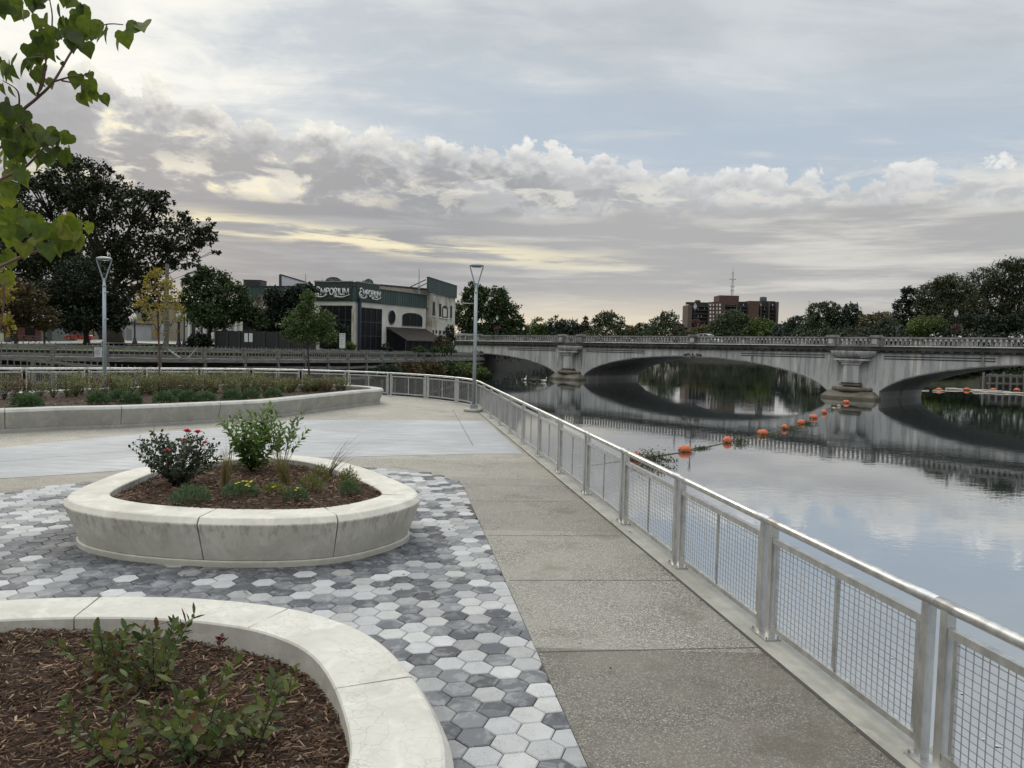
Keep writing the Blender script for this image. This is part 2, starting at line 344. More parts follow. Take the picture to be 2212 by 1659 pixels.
def paver_mat():
    m,t=newmat('hexagon_paver'); o=t.n('ShaderNodeTexCoord').outputs['Object']
    at_=t.n('ShaderNodeAttribute',attribute_name='tone'); f=at_.outputs['Fac']
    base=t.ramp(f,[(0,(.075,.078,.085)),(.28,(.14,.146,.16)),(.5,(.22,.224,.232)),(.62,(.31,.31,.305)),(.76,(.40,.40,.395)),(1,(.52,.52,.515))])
    g=t.n('ShaderNodeNewGeometry')
    base=t.mix(1,base,t.ramp(g.outputs['Random Per Island'],[(0,(.86,.86,.88)),(.5,(1,1,1)),(1,(1.1,1.09,1.05))]),'MULTIPLY')
    spk=t.noise(o,150,3,.7); sm=t.m('MULTIPLY',t.ss(spk,.50,.62),t.ss(t.noise(o,6,5,.65),.36,.62))
    base=t.mix(t.m('MULTIPLY',sm,.8),base,(.17,.165,.155))
    cl=t.noise(o,7,5,.6,.8); base=t.mix(t.m('MULTIPLY',t.ss(cl,.48,.62),.38),base,(.40,.40,.39))
    wn=t.noise(t.map(o,(1,1,1),(0,0,.3)),3.4,5,.5,.5); 
    wet=t.m('MULTIPLY',t.ss(wn,.53,.55),t.ss(f,.55,.30))
    base=t.mix(t.m('MULTIPLY',wet,.55),base,(.055,.058,.066))
    nb=t.bump(t.noise(o,300,2),.2,.001)
    finish(t,base,t.m('SUBTRACT',.78,t.m('MULTIPLY',wet,.12)),0,nb,.25); return m
M_paver=paver_mat()
def chip_mat():
    m,t=newmat('bark_chip'); g=t.n('ShaderNodeNewGeometry'); 
    c=t.ramp(g.outputs['Random Per Island'],[(0,(.026,.014,.008)),(.40,(.07,.036,.021)),(.72,(.13,.073,.045)),(.90,(.23,.15,.095)),(1,(.42,.32,.21))])
    o=t.n('ShaderNodeTexCoord').outputs['Object']
    c=t.mix(t.m('MULTIPLY',t.ss(t.noise(o,2.0,4),.5,.7),.4),c,(.03,.017,.011)); finish(t,c,.85,0,None,.25); return m
M_chip=chip_mat(); M_soil=mat('mulch_soil',[(.022,.013,.008),(.06,.035,.022)],.95,scale=20,bump=.8,bscale=40,bdist=.02)
def steel_mat():
    m,t=newmat('brushed_steel'); o=t.n('ShaderNodeTexCoord').outputs['Object']
    n=t.noise(t.map(o,(1,1,.5)),9,7,.65); c=t.ramp(n,[(.28,(.40,.40,.39)),(.5,(.56,.56,.55)),(.7,(.68,.68,.66))])
    finish(t,c,t.m('ADD',.24,t.m('MULTIPLY',n,.26)),.92,t.bump(t.noise(t.map(o,(1,1,1)),120,2),.05,.001)); return m
M_steel=steel_mat(); M_bolt=mat('bolt_steel',[(.4,.4,.4),(.5,.5,.5)],.35,.9)
M_wire=mat('welded_wire',[(.42,.42,.42),(.55,.55,.55)],.4,.85)
M_lampgrey=mat('painted_grey_metal',[(.27,.31,.335),(.31,.345,.37)],.42,.15,scale=6,bump=.03)
M_lens=mat('lamp_lens',[(.10,.10,.11),(.14,.14,.14)],.2)
# ================================================================ railing path
A0=Vector((2.35,6.85)); dR=(Vector((-0.37,24.07))-A0).normalized(); SP=2.168
def catmull(P,n=12,closed=False):
    out=[]; N=len(P)
    for i in range(N if closed else N-1):
        g=(lambda k:Vector(P[k%N])) if closed else (lambda k:Vector(P[min(max(k,0),N-1)]))
        p0,p1,p2,p3=g(i-1),g(i),g(i+1),g(i+2)
        for j in range(n):
            t=j/n; out.append(.5*((2*p1)+(p2-p0)*t+(2*p0-5*p1+4*p2-p3)*t*t+(3*p1-p0-3*p2+p3)*t**3))
    if not closed: out.append(Vector(P[-1]))
    return out
NS=9                                          # straight nodes beyond A0
curve=[A0+dR*SP*NS,A0+dR*SP*(NS+1),(-1.30,29.9),(-1.85,31.7),(-2.9,33.3),(-4.4,34.75),(-6.4,35.9),(-8.8,36.5),(-11.2,36.45),(-13.3,35.8),(-15.2,34.85),(-17.1,33.65),(-19,32.3),(-22,30.1),(-25.5,27.4),(-29,24.6)]
cd=catmull([Vector(p) for p in curve],14)[14:]
rail_line=[A0-dR*SP*5, A0+dR*SP*(NS+1)-dR*.01]+cd
# ---- plaza ground (one sheet out to the quay edge, far to the left and behind)
def offset_line(L,o):
    out=[]
    for i,p in enumerate(L):
        a=L[max(i-1,0)]; b=L[min(i+1,len(L)-1)]; d=(b-a).normalized(); out.append(Vector((p.x+d.y*o,p.y-d.x*o)))
    return out
edge=offset_line(rail_line,.16)
def sheet(name,poly,z,m,kind='structure'):
    mb=MB(); mb.add([(p[0],p[1],z) for p in poly],[tuple(range(len(poly)))]); return struct(mb.build(name,m),kind)
def fill_sheet(name,poly,z,m):
    import bmesh
    bm=bmesh.new(); vs=[bm.verts.new((p[0],p[1],z if z is not None else p[2])) for p in poly]; es=[bm.edges.new((vs[i],vs[(i+1)%len(vs)])) for i in range(len(vs))]
    bmesh.ops.triangle_fill(bm,use_beauty=True,use_dissolve=False,edges=es)
    for f in bm.faces:
        if f.normal.z<0: f.normal_flip()
    me=bpy.data.meshes.new(name); bm.to_mesh(me); bm.free(); me.materials.append(m); o=bpy.data.objects.new(name,me); COL.objects.link(o); return struct(o)
plaza=[tuple(p) for p in edge]+[(-60,10),(-60,-18),(edge[0].x+2,-18)]
fill_sheet('plaza_paving',plaza,0.0,M_agg)
# kerb strip under the railing
kb=MB(); kin=offset_line(rail_line,-.17); ko=offset_line(rail_line,.158)
for i in range(len(kin)-1):
    a,b,c,d=kin[i],kin[i+1],ko[i+1],ko[i]
    kb.add([(a.x,a.y,.006),(b.x,b.y,.006),(c.x,c.y,.006),(d.x,d.y,.006)],[(0,3,2,1)])
struct(kb.build('kerb',M_kerb))
jb=MB()
def joint(a,b,w=.012,z=.005):
    a=Vector(a[:2]); b=Vector(b[:2]); d=(b-a).normalized(); n=Vector((d.y,-d.x))*w/2
    jb.add([(a.x+n.x,a.y+n.y,z),(b.x+n.x,b.y+n.y,z),(b.x-n.x,b.y-n.y,z),(a.x-n.x,a.y-n.y,z)],[(0,1,2,3)])
kj=offset_line(rail_line,-.185)
for i in range(len(kj)-1): joint(kj[i],kj[i+1],.03,.0045)
# quay wall below the plaza edge
qw=MB(); q2=offset_line(rail_line,.155); q3=offset_line(rail_line,-.3)
for i in range(len(q2)-1):
    a,b,c,d=q2[i],q2[i+1],q3[i+1],q3[i]
    qw.add([(a.x,a.y,-4),(b.x,b.y,-4),(b.x,b.y,-.002),(a.x,a.y,-.002),(d.x,d.y,-.06),(c.x,c.y,-.06),(c.x,c.y,-4),(d.x,d.y,-4)],[(0,1,2,3),(4,7,6,5)])
tag(qw.build('quay_wall',M_kerb),'pale concrete quay wall dropping from the plaza edge to the river','wall')
# ---- smooth grey concrete band crossing the plaza
bt=[(-700,1030),(-300,1002),(0,967.5),(160,951),(330,935),(480,923.5),(600,911),(640,908),(760,907),(900,908),(1050,909.5)]
bb=[(1129,980),(1000,981.5),(880,984),(800,986),(560,992),(400,1004),(250,1017.5),(120,1027),(0,1034),(-300,1060),(-700,1100)]
band=[gp(u,v)[:2] for u,v in bt+bb]
fill_sheet('concrete_band',band,.004,M_slab)
for a,b in (((470,960),(760,935)),((0,985+13),(330,970)),((640,955),(1000,963)),((820,950),(1022,960))): joint(gp(*a),gp(*b),.012,.0075)
joint(gp(1022,963),gp(978,885),.014,.0075); joint(gp(-100,1034),gp(10,1034),.01,.0075)
joint(gp(845,1008),gp(905,1017),.012); 
# joints across the aggregate walk
for (ua,va,ub,vb) in ((1163,1409,1655,1399),(1100,1254,1472,1254),(1052,1157,1362,1158),(1026,1083,1235,1083),(920,995,1065,1010),(40,1058,120,1075),(960,1045,1240,1052)):
    joint(gp(ua,va),gp(ub,vb),.010)
struct(jb.build('paving_joint',M_joint))
# ---- hexagon pavers
HS=.2345; HA=math.radians(43.0)                # spacing and lattice angle
edgeA=Vector(gp(1272,1659)[:2]); edgeB=Vector(gp(1041,1140)[:2]); ed=(edgeB-edgeA).normalized(); en=Vector((-ed.y,ed.x))
edge2=[gp(u,v)[:2] for u,v in [(1041,1140),(1016,1085),(1003,1055),(990,1042),(960,1032),(920,1022),(880,1018),(840,1014.5),(700,1003),(560,998),(350,1022),(200,1042),(140,1050),(60,1060),(0,1067),(-400,1100),(-900,1150)]]
hexpoly=[tuple(edgeA-ed*6)]+edge2+[(-16,4),(-10,-4)]
def inside(p,poly):
    c=False; j=len(poly)-1
    for i in range(len(poly)):
        a,b=poly[i],poly[j]
        if (a[1]>p[1])!=(b[1]>p[1]) and p[0]<(b[0]-a[0])*(p[1]-a[1])/(b[1]-a[1])+a[0]: c=not c
        j=i
    return c
fill_sheet('paver_bedding',hexpoly,.003,M_joint)
from mathutils import noise as mnoise
r52=[(133,1086),(143,1101),(213,1117.5),(304,1128),(418,1134.5),(495,1137),(623,1136.5),(739,1130),(828,1114),(892,1095.5),(914,1080)]
r60=[(893,1050),(854,1033.5),(803,1013),(726,992.5),(650,982.5),(560,980),(470,985),(400,994),(313,1006),(261,1016.5),(212,1034.5),(158,1056)]
P2L=catmull([Vector(gp(u,v,.52)[:2]) for u,v in r52]+[Vector(gp(u,v,.60)[:2]) for u,v in r60],8,True)
HV=[];HF=[];HT=[]
r_out=(HS-.007)/math.sqrt(3); r_in=r_out-.006
def clip_half(poly,p0,n):   # keep the side where (p-p0).n>=0
    out=[]
    for i in range(len(poly)):
        a,b=poly[i],poly[(i+1)%len(poly)]; da=(a-p0).dot(n); db=(b-p0).dot(n)
        if da>=0: out.append(a)
        if (da>=0)!=(db>=0): out.append(a+(b-a)*(da/(da-db)))
    return out
a1=Vector((math.cos(HA),math.sin(HA)))*HS; a2=Vector((math.cos(HA+math.pi/3),math.sin(HA+math.pi/3)))*HS
base0=Vector((-1.5,7.0)); rnd=random.Random(11); P2c=Vector((-2.9,9.2))
for i in range(-60,61):
    for j in range(-60,61):
        c=base0+a1*i+a2*j
        if c.x<-9.5 or c.y<1.2 or c.y>15.5 or c.x>3: continue
        if (c-edgeA).dot(en)<-.14 or not (inside(c,hexpoly) or (abs((c-edgeA).dot(en))<.14 and c.y<10.7)): continue
        poly=[c+Vector((math.cos(HA+math.pi/6+k*math.pi/3),math.sin(HA+math.pi/6+k*math.pi/3)))*r_out for k in range(6)]
        poly=clip_half(poly,edgeA+en*.012,en)
        if len(poly)<3: continue
        cc=sum(poly,Vector((0,0)))/len(poly); area=sum(poly[k].x*poly[(k+1)%len(poly)].y-poly[(k+1)%len(poly)].x*poly[k].y for k in range(len(poly)))
        if abs(area)<.006: continue
        b=len(HV); n=len(poly); z=.022+rnd.uniform(-.0012,.0012)
        tx,ty=rnd.gauss(0,.006),rnd.gauss(0,.006); zz=lambda p:z+(p.x-cc.x)*tx+(p.y-cc.y)*ty; HV+=[(p.x,p.y,zz(p)-.006) for p in poly]; HV+=[(cc.x+(p.x-cc.x)*.935,cc.y+(p.y-cc.y)*.935,zz(p)) for p in poly]; HV+=[(p.x,p.y,0) for p in poly]
        HF.append(tuple(range(b+n,b+2*n)))
        HF+=[(b+k,b+(k+1)%n,b+n+(k+1)%n,b+n+k) for k in range(n)]
        HF+=[(b+2*n+k,b+2*n+(k+1)%n,b+(k+1)%n,b+k) for k in range(n)]
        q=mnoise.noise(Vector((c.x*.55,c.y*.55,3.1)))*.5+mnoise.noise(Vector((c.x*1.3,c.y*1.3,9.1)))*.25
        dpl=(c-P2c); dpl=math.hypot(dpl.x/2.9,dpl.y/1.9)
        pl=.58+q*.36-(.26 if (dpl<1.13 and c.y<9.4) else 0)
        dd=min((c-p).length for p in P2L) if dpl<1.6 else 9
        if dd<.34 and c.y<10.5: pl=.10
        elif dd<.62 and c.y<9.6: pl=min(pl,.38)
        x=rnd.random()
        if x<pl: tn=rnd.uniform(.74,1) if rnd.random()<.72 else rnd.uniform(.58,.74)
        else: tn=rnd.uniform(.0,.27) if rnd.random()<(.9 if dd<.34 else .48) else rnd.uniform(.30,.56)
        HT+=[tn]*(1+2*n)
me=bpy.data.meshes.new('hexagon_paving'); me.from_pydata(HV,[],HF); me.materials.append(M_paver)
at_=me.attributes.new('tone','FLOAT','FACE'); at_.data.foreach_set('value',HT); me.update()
o=bpy.data.objects.new('hexagon_paving',me); COL.objects.link(o); struct(o)
# ================================================================ planters
ZT=.60
PROF=[(-.50,.28),(-.50,ZT-.012),(-.49,ZT),(-.065,ZT),(-.045,ZT-.008),(-.002,.535),(0,.52),(-.006,.505),(-.155,.095),(-.46,.095)]
PLIN=[(-.44,0),(-.44,.088),(-.150,.088),(-.132,.080),(-.128,0)]
M_filler=mat('joint_sealant',[(.13,.105,.08),(.19,.16,.125)],.9)
def arclen(L): 
    s=[0]
    for i in range(1,len(L)): s.append(s[-1]+(L[i]-L[i-1]).length)
    return s
def planter(name,label,ctrl,joints,m,cw=False,npt=14,prof=PROF,sm=14):
    L=catmull([Vector(p[:2]) for p in ctrl],npt,True)
    ar=sum(L[i].x*L[(i+1)%len(L)].y-L[(i+1)%len(L)].x*L[i].y for i in range(len(L)))
    if ar<0: L.reverse()
    # resample evenly
    L.append(L[0]); s=arclen(L); N=int(s[-1]/.09); R=[]; k=0
    for i in range(N):
        q=s[-1]*i/N
        while s[k+1]<q: k+=1
        R.append(L[k].lerp(L[k+1],(q-s[k])/(s[k+1]-s[k])))
    for it in range(sm):
        R=[(R[i-1]+R[i]*2+R[(i+1)%N])/4 for i in range(N)]
    c=sum(R,Vector((0,0)))/N; root=T(name,label,'planter',(c.x,c.y,0))
    idx=sorted(min(range(N),key=lambda i:(R[i]-Vector(j[:2])).length) for j in joints)
    for a,b in zip(idx,idx[1:]+[idx[0]+N]):
        seg=[R[i%N] for i in range(a,b+1)]
        d=(seg[1]-seg[0]).normalized(); seg[0]=seg[0]+d*.009; d=(seg[-1]-seg[-2]).normalized(); seg[-1]=seg[-1]-d*.009
        # CCW travel -> right-hand side points outwards
        mb=MB(); mb.sweep([(p.x,p.y,0) for p in seg],prof); mb.build('wall_block',m,root)
    mb=MB(); mb.sweep([(p.x,p.y,0) for p in R],PLIN,closed=True); mb.build('plinth',m,root)
    mb=MB(); mb.sweep([(p.x,p.y,0) for p in R],[(-.46,.25),(-.46,.575),(-.20,.57),(-.20,.25)],closed=True); mb.build('joint_filler',M_filler,root)
    return root,R
def inset(R,o):
    out=[]; n=len(R)
    for i in range(n):
        d=(R[(i+1)%n]-R[(i-1)%n]).normalized(); out.append(Vector((R[i].x-d.y*o,R[i].y+d.x*o)))
    return out
def chips(name,label,R,zf,n,size,cam_bias=None,lim=None):
    # bark mulch: a lumpy bed covered by loose chips
    rg=np.random.RandomState(len(R)); I=inset(R,.47); poly=[tuple(p) for p in I]
    xs=[p[0] for p in poly]; ys=[p[1] for p in poly]; x0,x1,y0,y1=min(xs),max(xs),min(ys),max(ys)
    if lim: x0,x1,y0,y1=max(x0,lim[0]),min(x1,lim[1]),max(y0,lim[2]),min(y1,lim[3])
    st=.11; V=[];Fq=[];idx={}
    gx=int((x1-x0)/st)+2; gy=int((y1-y0)/st)+2
    big=[tuple(p) for p in inset(R,.34)]
    for i in range(gx):
        for j in range(gy):
            p=(x0+i*st,y0+j*st)
            if inside(p,big): idx[(i,j)]=len(V); V.append((p[0],p[1],zf(p)-.02))
    for (i,j) in list(idx):
        q=[(i,j),(i+1,j),(i+1,j+1),(i,j+1)]
        if all(k in idx for k in q): Fq.append([idx[k] for k in q])
    bed=MB(); bed.add(V,Fq,True); root=bed.build(name,M_soil); tag(root,label,'mulch',None,'stuff')
    pts=[]
    while len(pts)<n:
        x,y=rg.uniform(x0,x1),rg.uniform(y0,y1)
        if inside((x,y),poly): pts.append((x,y,zf((x,y))+rg.uniform(-.016,.012)))
    Pn=np.array(pts); a=rg.uniform(0,2*np.pi,n); tl=rg.normal(0,.22,n); L=size*rg.uniform(.35,1.3,n); Wd=L*rg.uniform(.09,.24,n); H=Wd*rg.uniform(.25,.5,n)
    d=np.stack([np.cos(a)*np.cos(tl),np.sin(a)*np.cos(tl),np.sin(tl)],1); up=np.stack([rg.normal(0,.35,n),rg.normal(0,.35,n),np.ones(n)],1)
    sd=np.cross(up,d); sd/=np.linalg.norm(sd,axis=1)[:,None]; up=np.cross(d,sd)
    tpl=np.array([(-1,-.5,-1),(1,-.8,-1),(.9,.8,-1),(-.9,.6,-1),(-1,-.5,1),(1,-.6,1),(.85,.7,1),(-.95,.6,1)])*.5
    Vv=Pn[:,None,:]+d[:,None,:]*(tpl[None,:,0]*L[:,None])[...,None]+sd[:,None,:]*(tpl[None,:,1]*Wd[:,None])[...,None]+up[:,None,:]*(tpl[None,:,2]*H[:,None])[...,None]
    fq=np.array([(4,5,6,7),(0,1,5,4),(1,2,6,5),(2,3,7,6),(3,0,4,7)]); Fc=(np.arange(n)[:,None,None]*8+fq[None]).reshape(-1,4)
    me=np_mesh('bark_chips',Vv.reshape(-1,3),Fc,4); me.materials.append(M_chip); o=bpy.data.objects.new('bark_chips',me); COL.objects.link(o); o.parent=root; o['kind']='stuff'
    return root
ctrl=[gp(u,v,.52) for u,v in r52]+[gp(u,v,.60) for u,v in r60]
J2=[gp(420,1134.5,.52),gp(739,1130,.52),gp(912,1078,.55),gp(136,1078,.55),gp(262,1016,.6),gp(670,984,.6)]
pl2,R2=planter('concrete_planter','rounded triangular pale concrete planter standing alone on the hexagon pavers',ctrl,J2,M_planter2,npt=8)
n1=[(649,1308.5),(726,1334),(802.8,1367),(854,1408.5),(905,1472.5),(943.6,1536.5),(969,1592.8),(993,1654)]
c1=[gp(u,v,.6) for u,v in [(-330,1330),(-120,1303),(0,1290.5),(110,1285.5),(220,1283),(330,1282.5),(420,1285.5),(520,1292.5),(600,1302)]]+[gp(u,v,.6-.05*min(1,i/4)) for i,(u,v) in enumerate(n1)]
c1+=[(-.28,2.9,0),(-.55,2.1,0),(-1.2,1.45,0),(-2.4,1.2,0),(-4.2,1.6,0),(-5.6,2.6,0),(-6.0,3.8,0)]
J1=[gp(217,1283,.6),gp(640,1308,.6),gp(905,1472,.56),(-.45,2.3),(-2.4,1.2),(-5.8,3.0),gp(-200,1310,.6)]
pl1,R1=planter('concrete_planter','near curved concrete planter with hairline cracks and young leafy plants',c1,J1,M_planter,npt=8)
f3=[(-220,884),(0,885),(131,880.5),(264,878),(395,873),(474,869.5),(572,865),(646,858),(726,850),(790,843.5)]
k3=[(777,832.5),(738,830.5),(690,829.7),(592,829.5),(412,830.5),(322,833.5),(271,835.5),(121,842),(0,848),(-220,860)]
c3=[gp(u,v,.6) for u,v in f3]+[(-5.72,29.75,0),(-5.3,30.45,0),(-5.2,31.25,0),(-5.5,32.1,0),(-6.3,32.9,0)]+[gp(u,v,.6) for u,v in k3[1:]]+[(-23.5,22.4,0),(-23.9,20.6,0)]
J3=[gp(12,885,.6),gp(265,878,.6),gp(478,869.5,.6),gp(690,853.5,.6),(-5.9,32.5),gp(500,830,.6),gp(121,842,.6),(-23.5,22.4)]
pl3,R3=planter('concrete_planter','long crescent concrete planter full of low shrubs by the far railing',c3,J3,M_planter_far,npt=8)
def zf1(p): return .475+.05*math.sin(p[0]*1.3)*math.cos(p[1]*1.1)+.02*mnoise.noise(Vector((p[0]*3,p[1]*3,0)))
def zf2(p): return .52+.10*max(0,1-((p[0]+2.9)/2.2)**2-((p[1]-9.7)/1.9)**2)+.02*mnoise.noise(Vector((p[0]*2,p[1]*2,5)))
def zf3(p): return .53+.03*mnoise.noise(Vector((p[0]*1,p[1]*1,8)))
chips('bark_mulch','dark brown bark mulch filling the near curved planter',R1,zf1,34000,.056)
chips('bark_mulch','reddish brown bark mulch mounded inside the rounded triangular planter',R2,zf2,9000,.07)
chips('bark_mulch','bark mulch around the low shrubs of the long crescent planter',R3,zf3,7000,.09)
# ================================================================ railing sections
def box_prof(w,h,z): return [(-w/2,z-h/2),(-w/2,z+h/2),(w/2,z+h/2),(w/2,z-h/2)]
def circ(r,z,n=12): return [(r*math.cos(-2*math.pi*k/n),z+r*math.sin(-2*math.pi*k/n)) for k in range(n)]
ORD=['first','second','third','fourth','fifth','sixth','seventh','eighth','ninth','tenth','eleventh','twelfth','thirteenth','fourteenth','fifteenth','sixteenth','seventeenth','eighteenth','nineteenth','twentieth','twenty first','twenty second','twenty third','twenty fourth','twenty fifth','twenty sixth','twenty seventh','twenty eighth','twenty ninth','thirtieth']
def rail_section(pt,L,root):
    # pt(s)->Vector2 local; s in 0..L
    def line(a,b,n): return [(*pt(a+(b-a)*i/n),0) for i in range(n+1)]
    def ang(s): a=pt(max(0,s-.05)); b=pt(min(L,s+.05)); return math.atan2(b.y-a.y,b.x-a.x)
    g=.085
    mb=MB(); mb.sweep(line(0.001,L-.001,8),circ(.0385,1.05),smooth=True); mb.build('handrail',M_steel,root)
    for s in (g,L-g):
        p=pt(s); mb=MB(); mb.box((p.x,p.y,.52),(.062,.062,1.03),ang(s)); mb.build('post',M_steel,root)
    mb=MB(); mb.sweep(line(g+.032,L-g-.032,8),box_prof(.055,.05,.905)); mb.build('top_rail',M_steel,root)
    mb=MB(); mb.sweep(line(g+.032,L-g-.032,8),box_prof(.05,.045,.125)); mb.build('bottom_rail',M_steel,root)
    mb=MB()
    for s,w in ((g+.085,.03),(L/2,.035),(L-g-.085,.03)):
        mb=MB(); p=pt(s); mb.box((p.x,p.y,.514),(w,.022,.73),ang(s)); mb.build('stile',M_steel,root)
    mb=MB(); s0,s1=g+.1,L-g-.1; nv=29; r=.0025
    for i in range(1,nv):
        p=pt(s0+(s1-s0)*i/nv); w=.004*math.sin(i*2.1); mb.bar((p.x,p.y,.148),(p.x+w,p.y+w*.3,.88),r*2,r*2)
    for i in range(14):
        z=.175+i*.0515; mb.sweep(line(s0,s1,6),[(-r,z-r),(-r,z+r),(r,z+r),(r,z-r)])
    mb.build('wire_mesh',M_wire,root)
    p=pt(0.0); mb=MB(); a=ang(0.02); mb.box((p.x,p.y,.014),(.30,.15,.016),a); bp=mb.build('base_plate',M_steel,root)
    for i in (-1,1):
        for j in (-1,1):
            mb=MB(); x,y=.13*i,.055*j; q=(p.x+x*math.cos(a)-y*math.sin(a),p.y+x*math.sin(a)+y*math.cos(a)); mb.bar((q[0],q[1],.022),(q[0],q[1],.042),.009,n=6); mb.build('bolt',M_bolt,bp)
GR='stainless railing sections along the plaza edge'
proto=T('railing_section','','railing',(0,0,0),GR); rail_section(lambda s:Vector((s,0)),SP,proto)
n_rail=0
for i in range(-3,NS+1):
    o=proto if i==-3 else copy_tree(proto)
    p=A0+dR*SP*i; o.location=(p.x,p.y,0); o.rotation_euler=(0,0,math.atan2(dR.y,dR.x))
    if i<-1: o['label']='nearest stainless railing section running out of the frame at the bottom corner' if i==-2 else 'stainless railing section beyond the frame at the river edge'
    else: o['label']=('%s stainless railing section of the straight riverside run, counted from the near end'%ORD[i+1])
# curved part: one section per span, bent along the line
s=arclen(cd); tot=s[-1]; nn=int(round(tot/2.25)); LL=tot/nn
def on_curve(q):
    q=min(max(q,0),tot-1e-4)
    for k in range(len(s)-1):
        if s[k+1]>=q: return cd[k].lerp(cd[k+1],(q-s[k])/max(1e-9,s[k+1]-s[k]))
    return cd[-1]
for i in range(nn):
    o0=on_curve(i*LL); root=T('railing_section','%s stainless railing section of the curved far run, counted from the tall lamp'%ORD[i],'railing',(0,0,0),GR)
    rail_section(lambda q,i=i,o0=o0:on_curve(i*LL+q)-o0,LL,root); root.location=(o0.x,o0.y,0)
# ================================================================ plaza lamps
def lamp_post(x,y,base_z,top,yaw,label,arms):
    r=T('lamp_post',label,'street lamp',(x,y,base_z),'tall grey plaza lamps')
    mb=MB(); mb.lathe((x,y,base_z),[(0,0),(.37,0),(.37,.09),(.34,.12),(0,.12)],28); mb.build('concrete_footing',M_kerb,r)
    mb=MB(); mb.box((x,y,base_z+.20),(.27,.27,.16),yaw); mb.build('base_cover',M_lampgrey,r)
    h=top-base_z; zn=base_z+h-1.0
    mb=MB(); mb.bar((x,y,base_z+.27),(x,y,zn),.066,n=16,r2=.060,smooth=True); pole=mb.build('pole',M_lampgrey,r)
    mb=MB(); mb.lathe((x,y,zn),[(.058,-.06),(.072,-.05),(.072,-.01),(.05,.0),(.045,.22),(.02,.26)],14); mb.build('collar',M_lampgrey,pole)
    mb=MB(); c,s_=math.cos(yaw),math.sin(yaw)
    for k in (-1,1):
        ex=.255*k
        mb.tube([(x+c*.02*k,y+s_*.02*k,zn+.1),(x+c*.07*k,y+s_*.07*k,zn+.32),(x+c*ex*.95,y+s_*ex*.95,base_z+h-.1),(x+c*ex*.86,y+s_*ex*.86,base_z+h-.02)],[.032,.026,.021,.021],8)
    mb.build('yoke',M_lampgrey,r)
    mb=MB(); mb.ball((x,y,base_z+h-.045),.27,20,10,(1,.72,.26),rz=yaw); hd=mb.build('lamp_head',M_lampgrey,r)
    mb=MB(); mb.lathe((x,y,base_z+h-.10),[(0,-.016),(.17,-.014),(.19,.0),(0,.004)],20,1,.72,rz=yaw); mb.build('lens',M_lens,hd)
    for z,ax,L in arms:
        mb=MB(); e=(x+ax[0]*L,y+ax[1]*L,z); mb.tube([(x+ax[0]*.05,y+ax[1]*.05,z),e],.018,8); mb.ball(e,.024,8,6); mb.build('banner_arm',M_lampgrey,pole)
    mb=MB(); q=math.copysign(1,arms[0][1][0]); mb.box((x-q*.075,y-.03,base_z+2.2),(.035,.07,.17),0); mb.build('outlet_box',M_lampgrey,pole)
    return r
lx,ly,_=gp(1023,889); zt=at(1034,571,ly)[2]
lamp_post(lx,ly,0,zt,.15,'tall grey lamp post with triangular yoke head on a round footing beside the railing bend',[(at(1000,655,ly)[2],(-1,.12),.70),(at(1000,722,ly)[2],(-1,.12),.72)])
l2y=27.9; l2=at(225,600,l2y); zt2=at(229,556,l2y)[2]
lamp_post(l2[0],l2y,0,zt2,.35,'tall grey lamp post rising behind the shrubs of the long crescent planter',[(at(240,632,l2y)[2],(.72,-.69),.36),(at(240,690,l2y)[2],(.72,-.69),.36)])

# ---- litter: fallen leaves and a few bark crumbs on the paving
def litter():
    rg=random.Random(21); V=[];Fq=[]
    for i in range(170):
        k=rg.random()
        if k<.35: x,y=rg.uniform(-1.2,2.2),rg.uniform(4.5,20)
        elif k<.7: x,y=rg.uniform(-7,0),rg.uniform(6,15)
        else:
            q=rg.uniform(-1,7); p=A0+dR*SP*q; x,y=p.x-.24+rg.uniform(-.07,.05),p.y
        if inside((x,y),[tuple(p) for p in inset(R2,-.05)]) or inside((x,y),[tuple(p) for p in R1]): continue
        a=rg.uniform(0,6.28); L=rg.uniform(.012,.035); w=L*rg.uniform(.3,.6); c,s_=math.cos(a),math.sin(a); z=.026+rg.uniform(0,.006); b=len(V)
        for u,v,h in ((-L,0,0),(0,-w,.006),(L,0,.002),(0,w,.007)): V.append((x+u*c-v*s_,y+u*s_+v*c,z+h))
        Fq.append((b,b+1,b+2,b+3))
    me=np_mesh('fallen_leaves',np.array(V),np.array(Fq),4); g_=newmat('dry_leaf'); m,t=g_; g=t.n('ShaderNodeNewGeometry')
    finish(t,t.ramp(g.outputs['Random Per Island'],[(0,(.05,.03,.018)),(.6,(.12,.075,.03)),(1,(.22,.17,.05))]),.8); me.materials.append(m)
    o=bpy.data.objects.new('fallen_leaves',me); COL.objects.link(o); tag(o,'small dry brown leaves and bark crumbs littered over the paving','litter',None,'stuff')
litter()
# ================================================================ leaves and plants
TPL={
 'quad':(np.array([(0,0,0),(.45,-.5,.06),(1,0,0),(.45,.5,.06)]),[(0,1,2,3)]),
 'ovate':(np.array([(0,0,0),(.22,-.36,.07),(.55,-.48,.09),(.85,-.25,.03),(1,0,-.04),(.85,.25,.03),(.55,.48,.09),(.22,.36,.07),(.5,0,0)]),[(0,1,2,8),(8,2,3,4),(8,4,5,6),(0,8,6,7)]),
 'heart':(np.array([(.06,0,0),(-.06,-.22,.05),(.05,-.42,.1),(.28,-.52,.13),(.55,-.42,.10),(.8,-.2,.03),(1.05,0,-.10),(.8,.2,.03),(.55,.42,.10),(.28,.52,.13),(.05,.42,.1),(-.06,.22,.05),(.3,0,-.02),(.65,0,-.02)]),
   [(0,1,2,12),(12,2,3,4),(12,4,5,13),(13,5,6,7),(13,7,8,12),(12,8,9,10),(0,12,10,11)]),
}
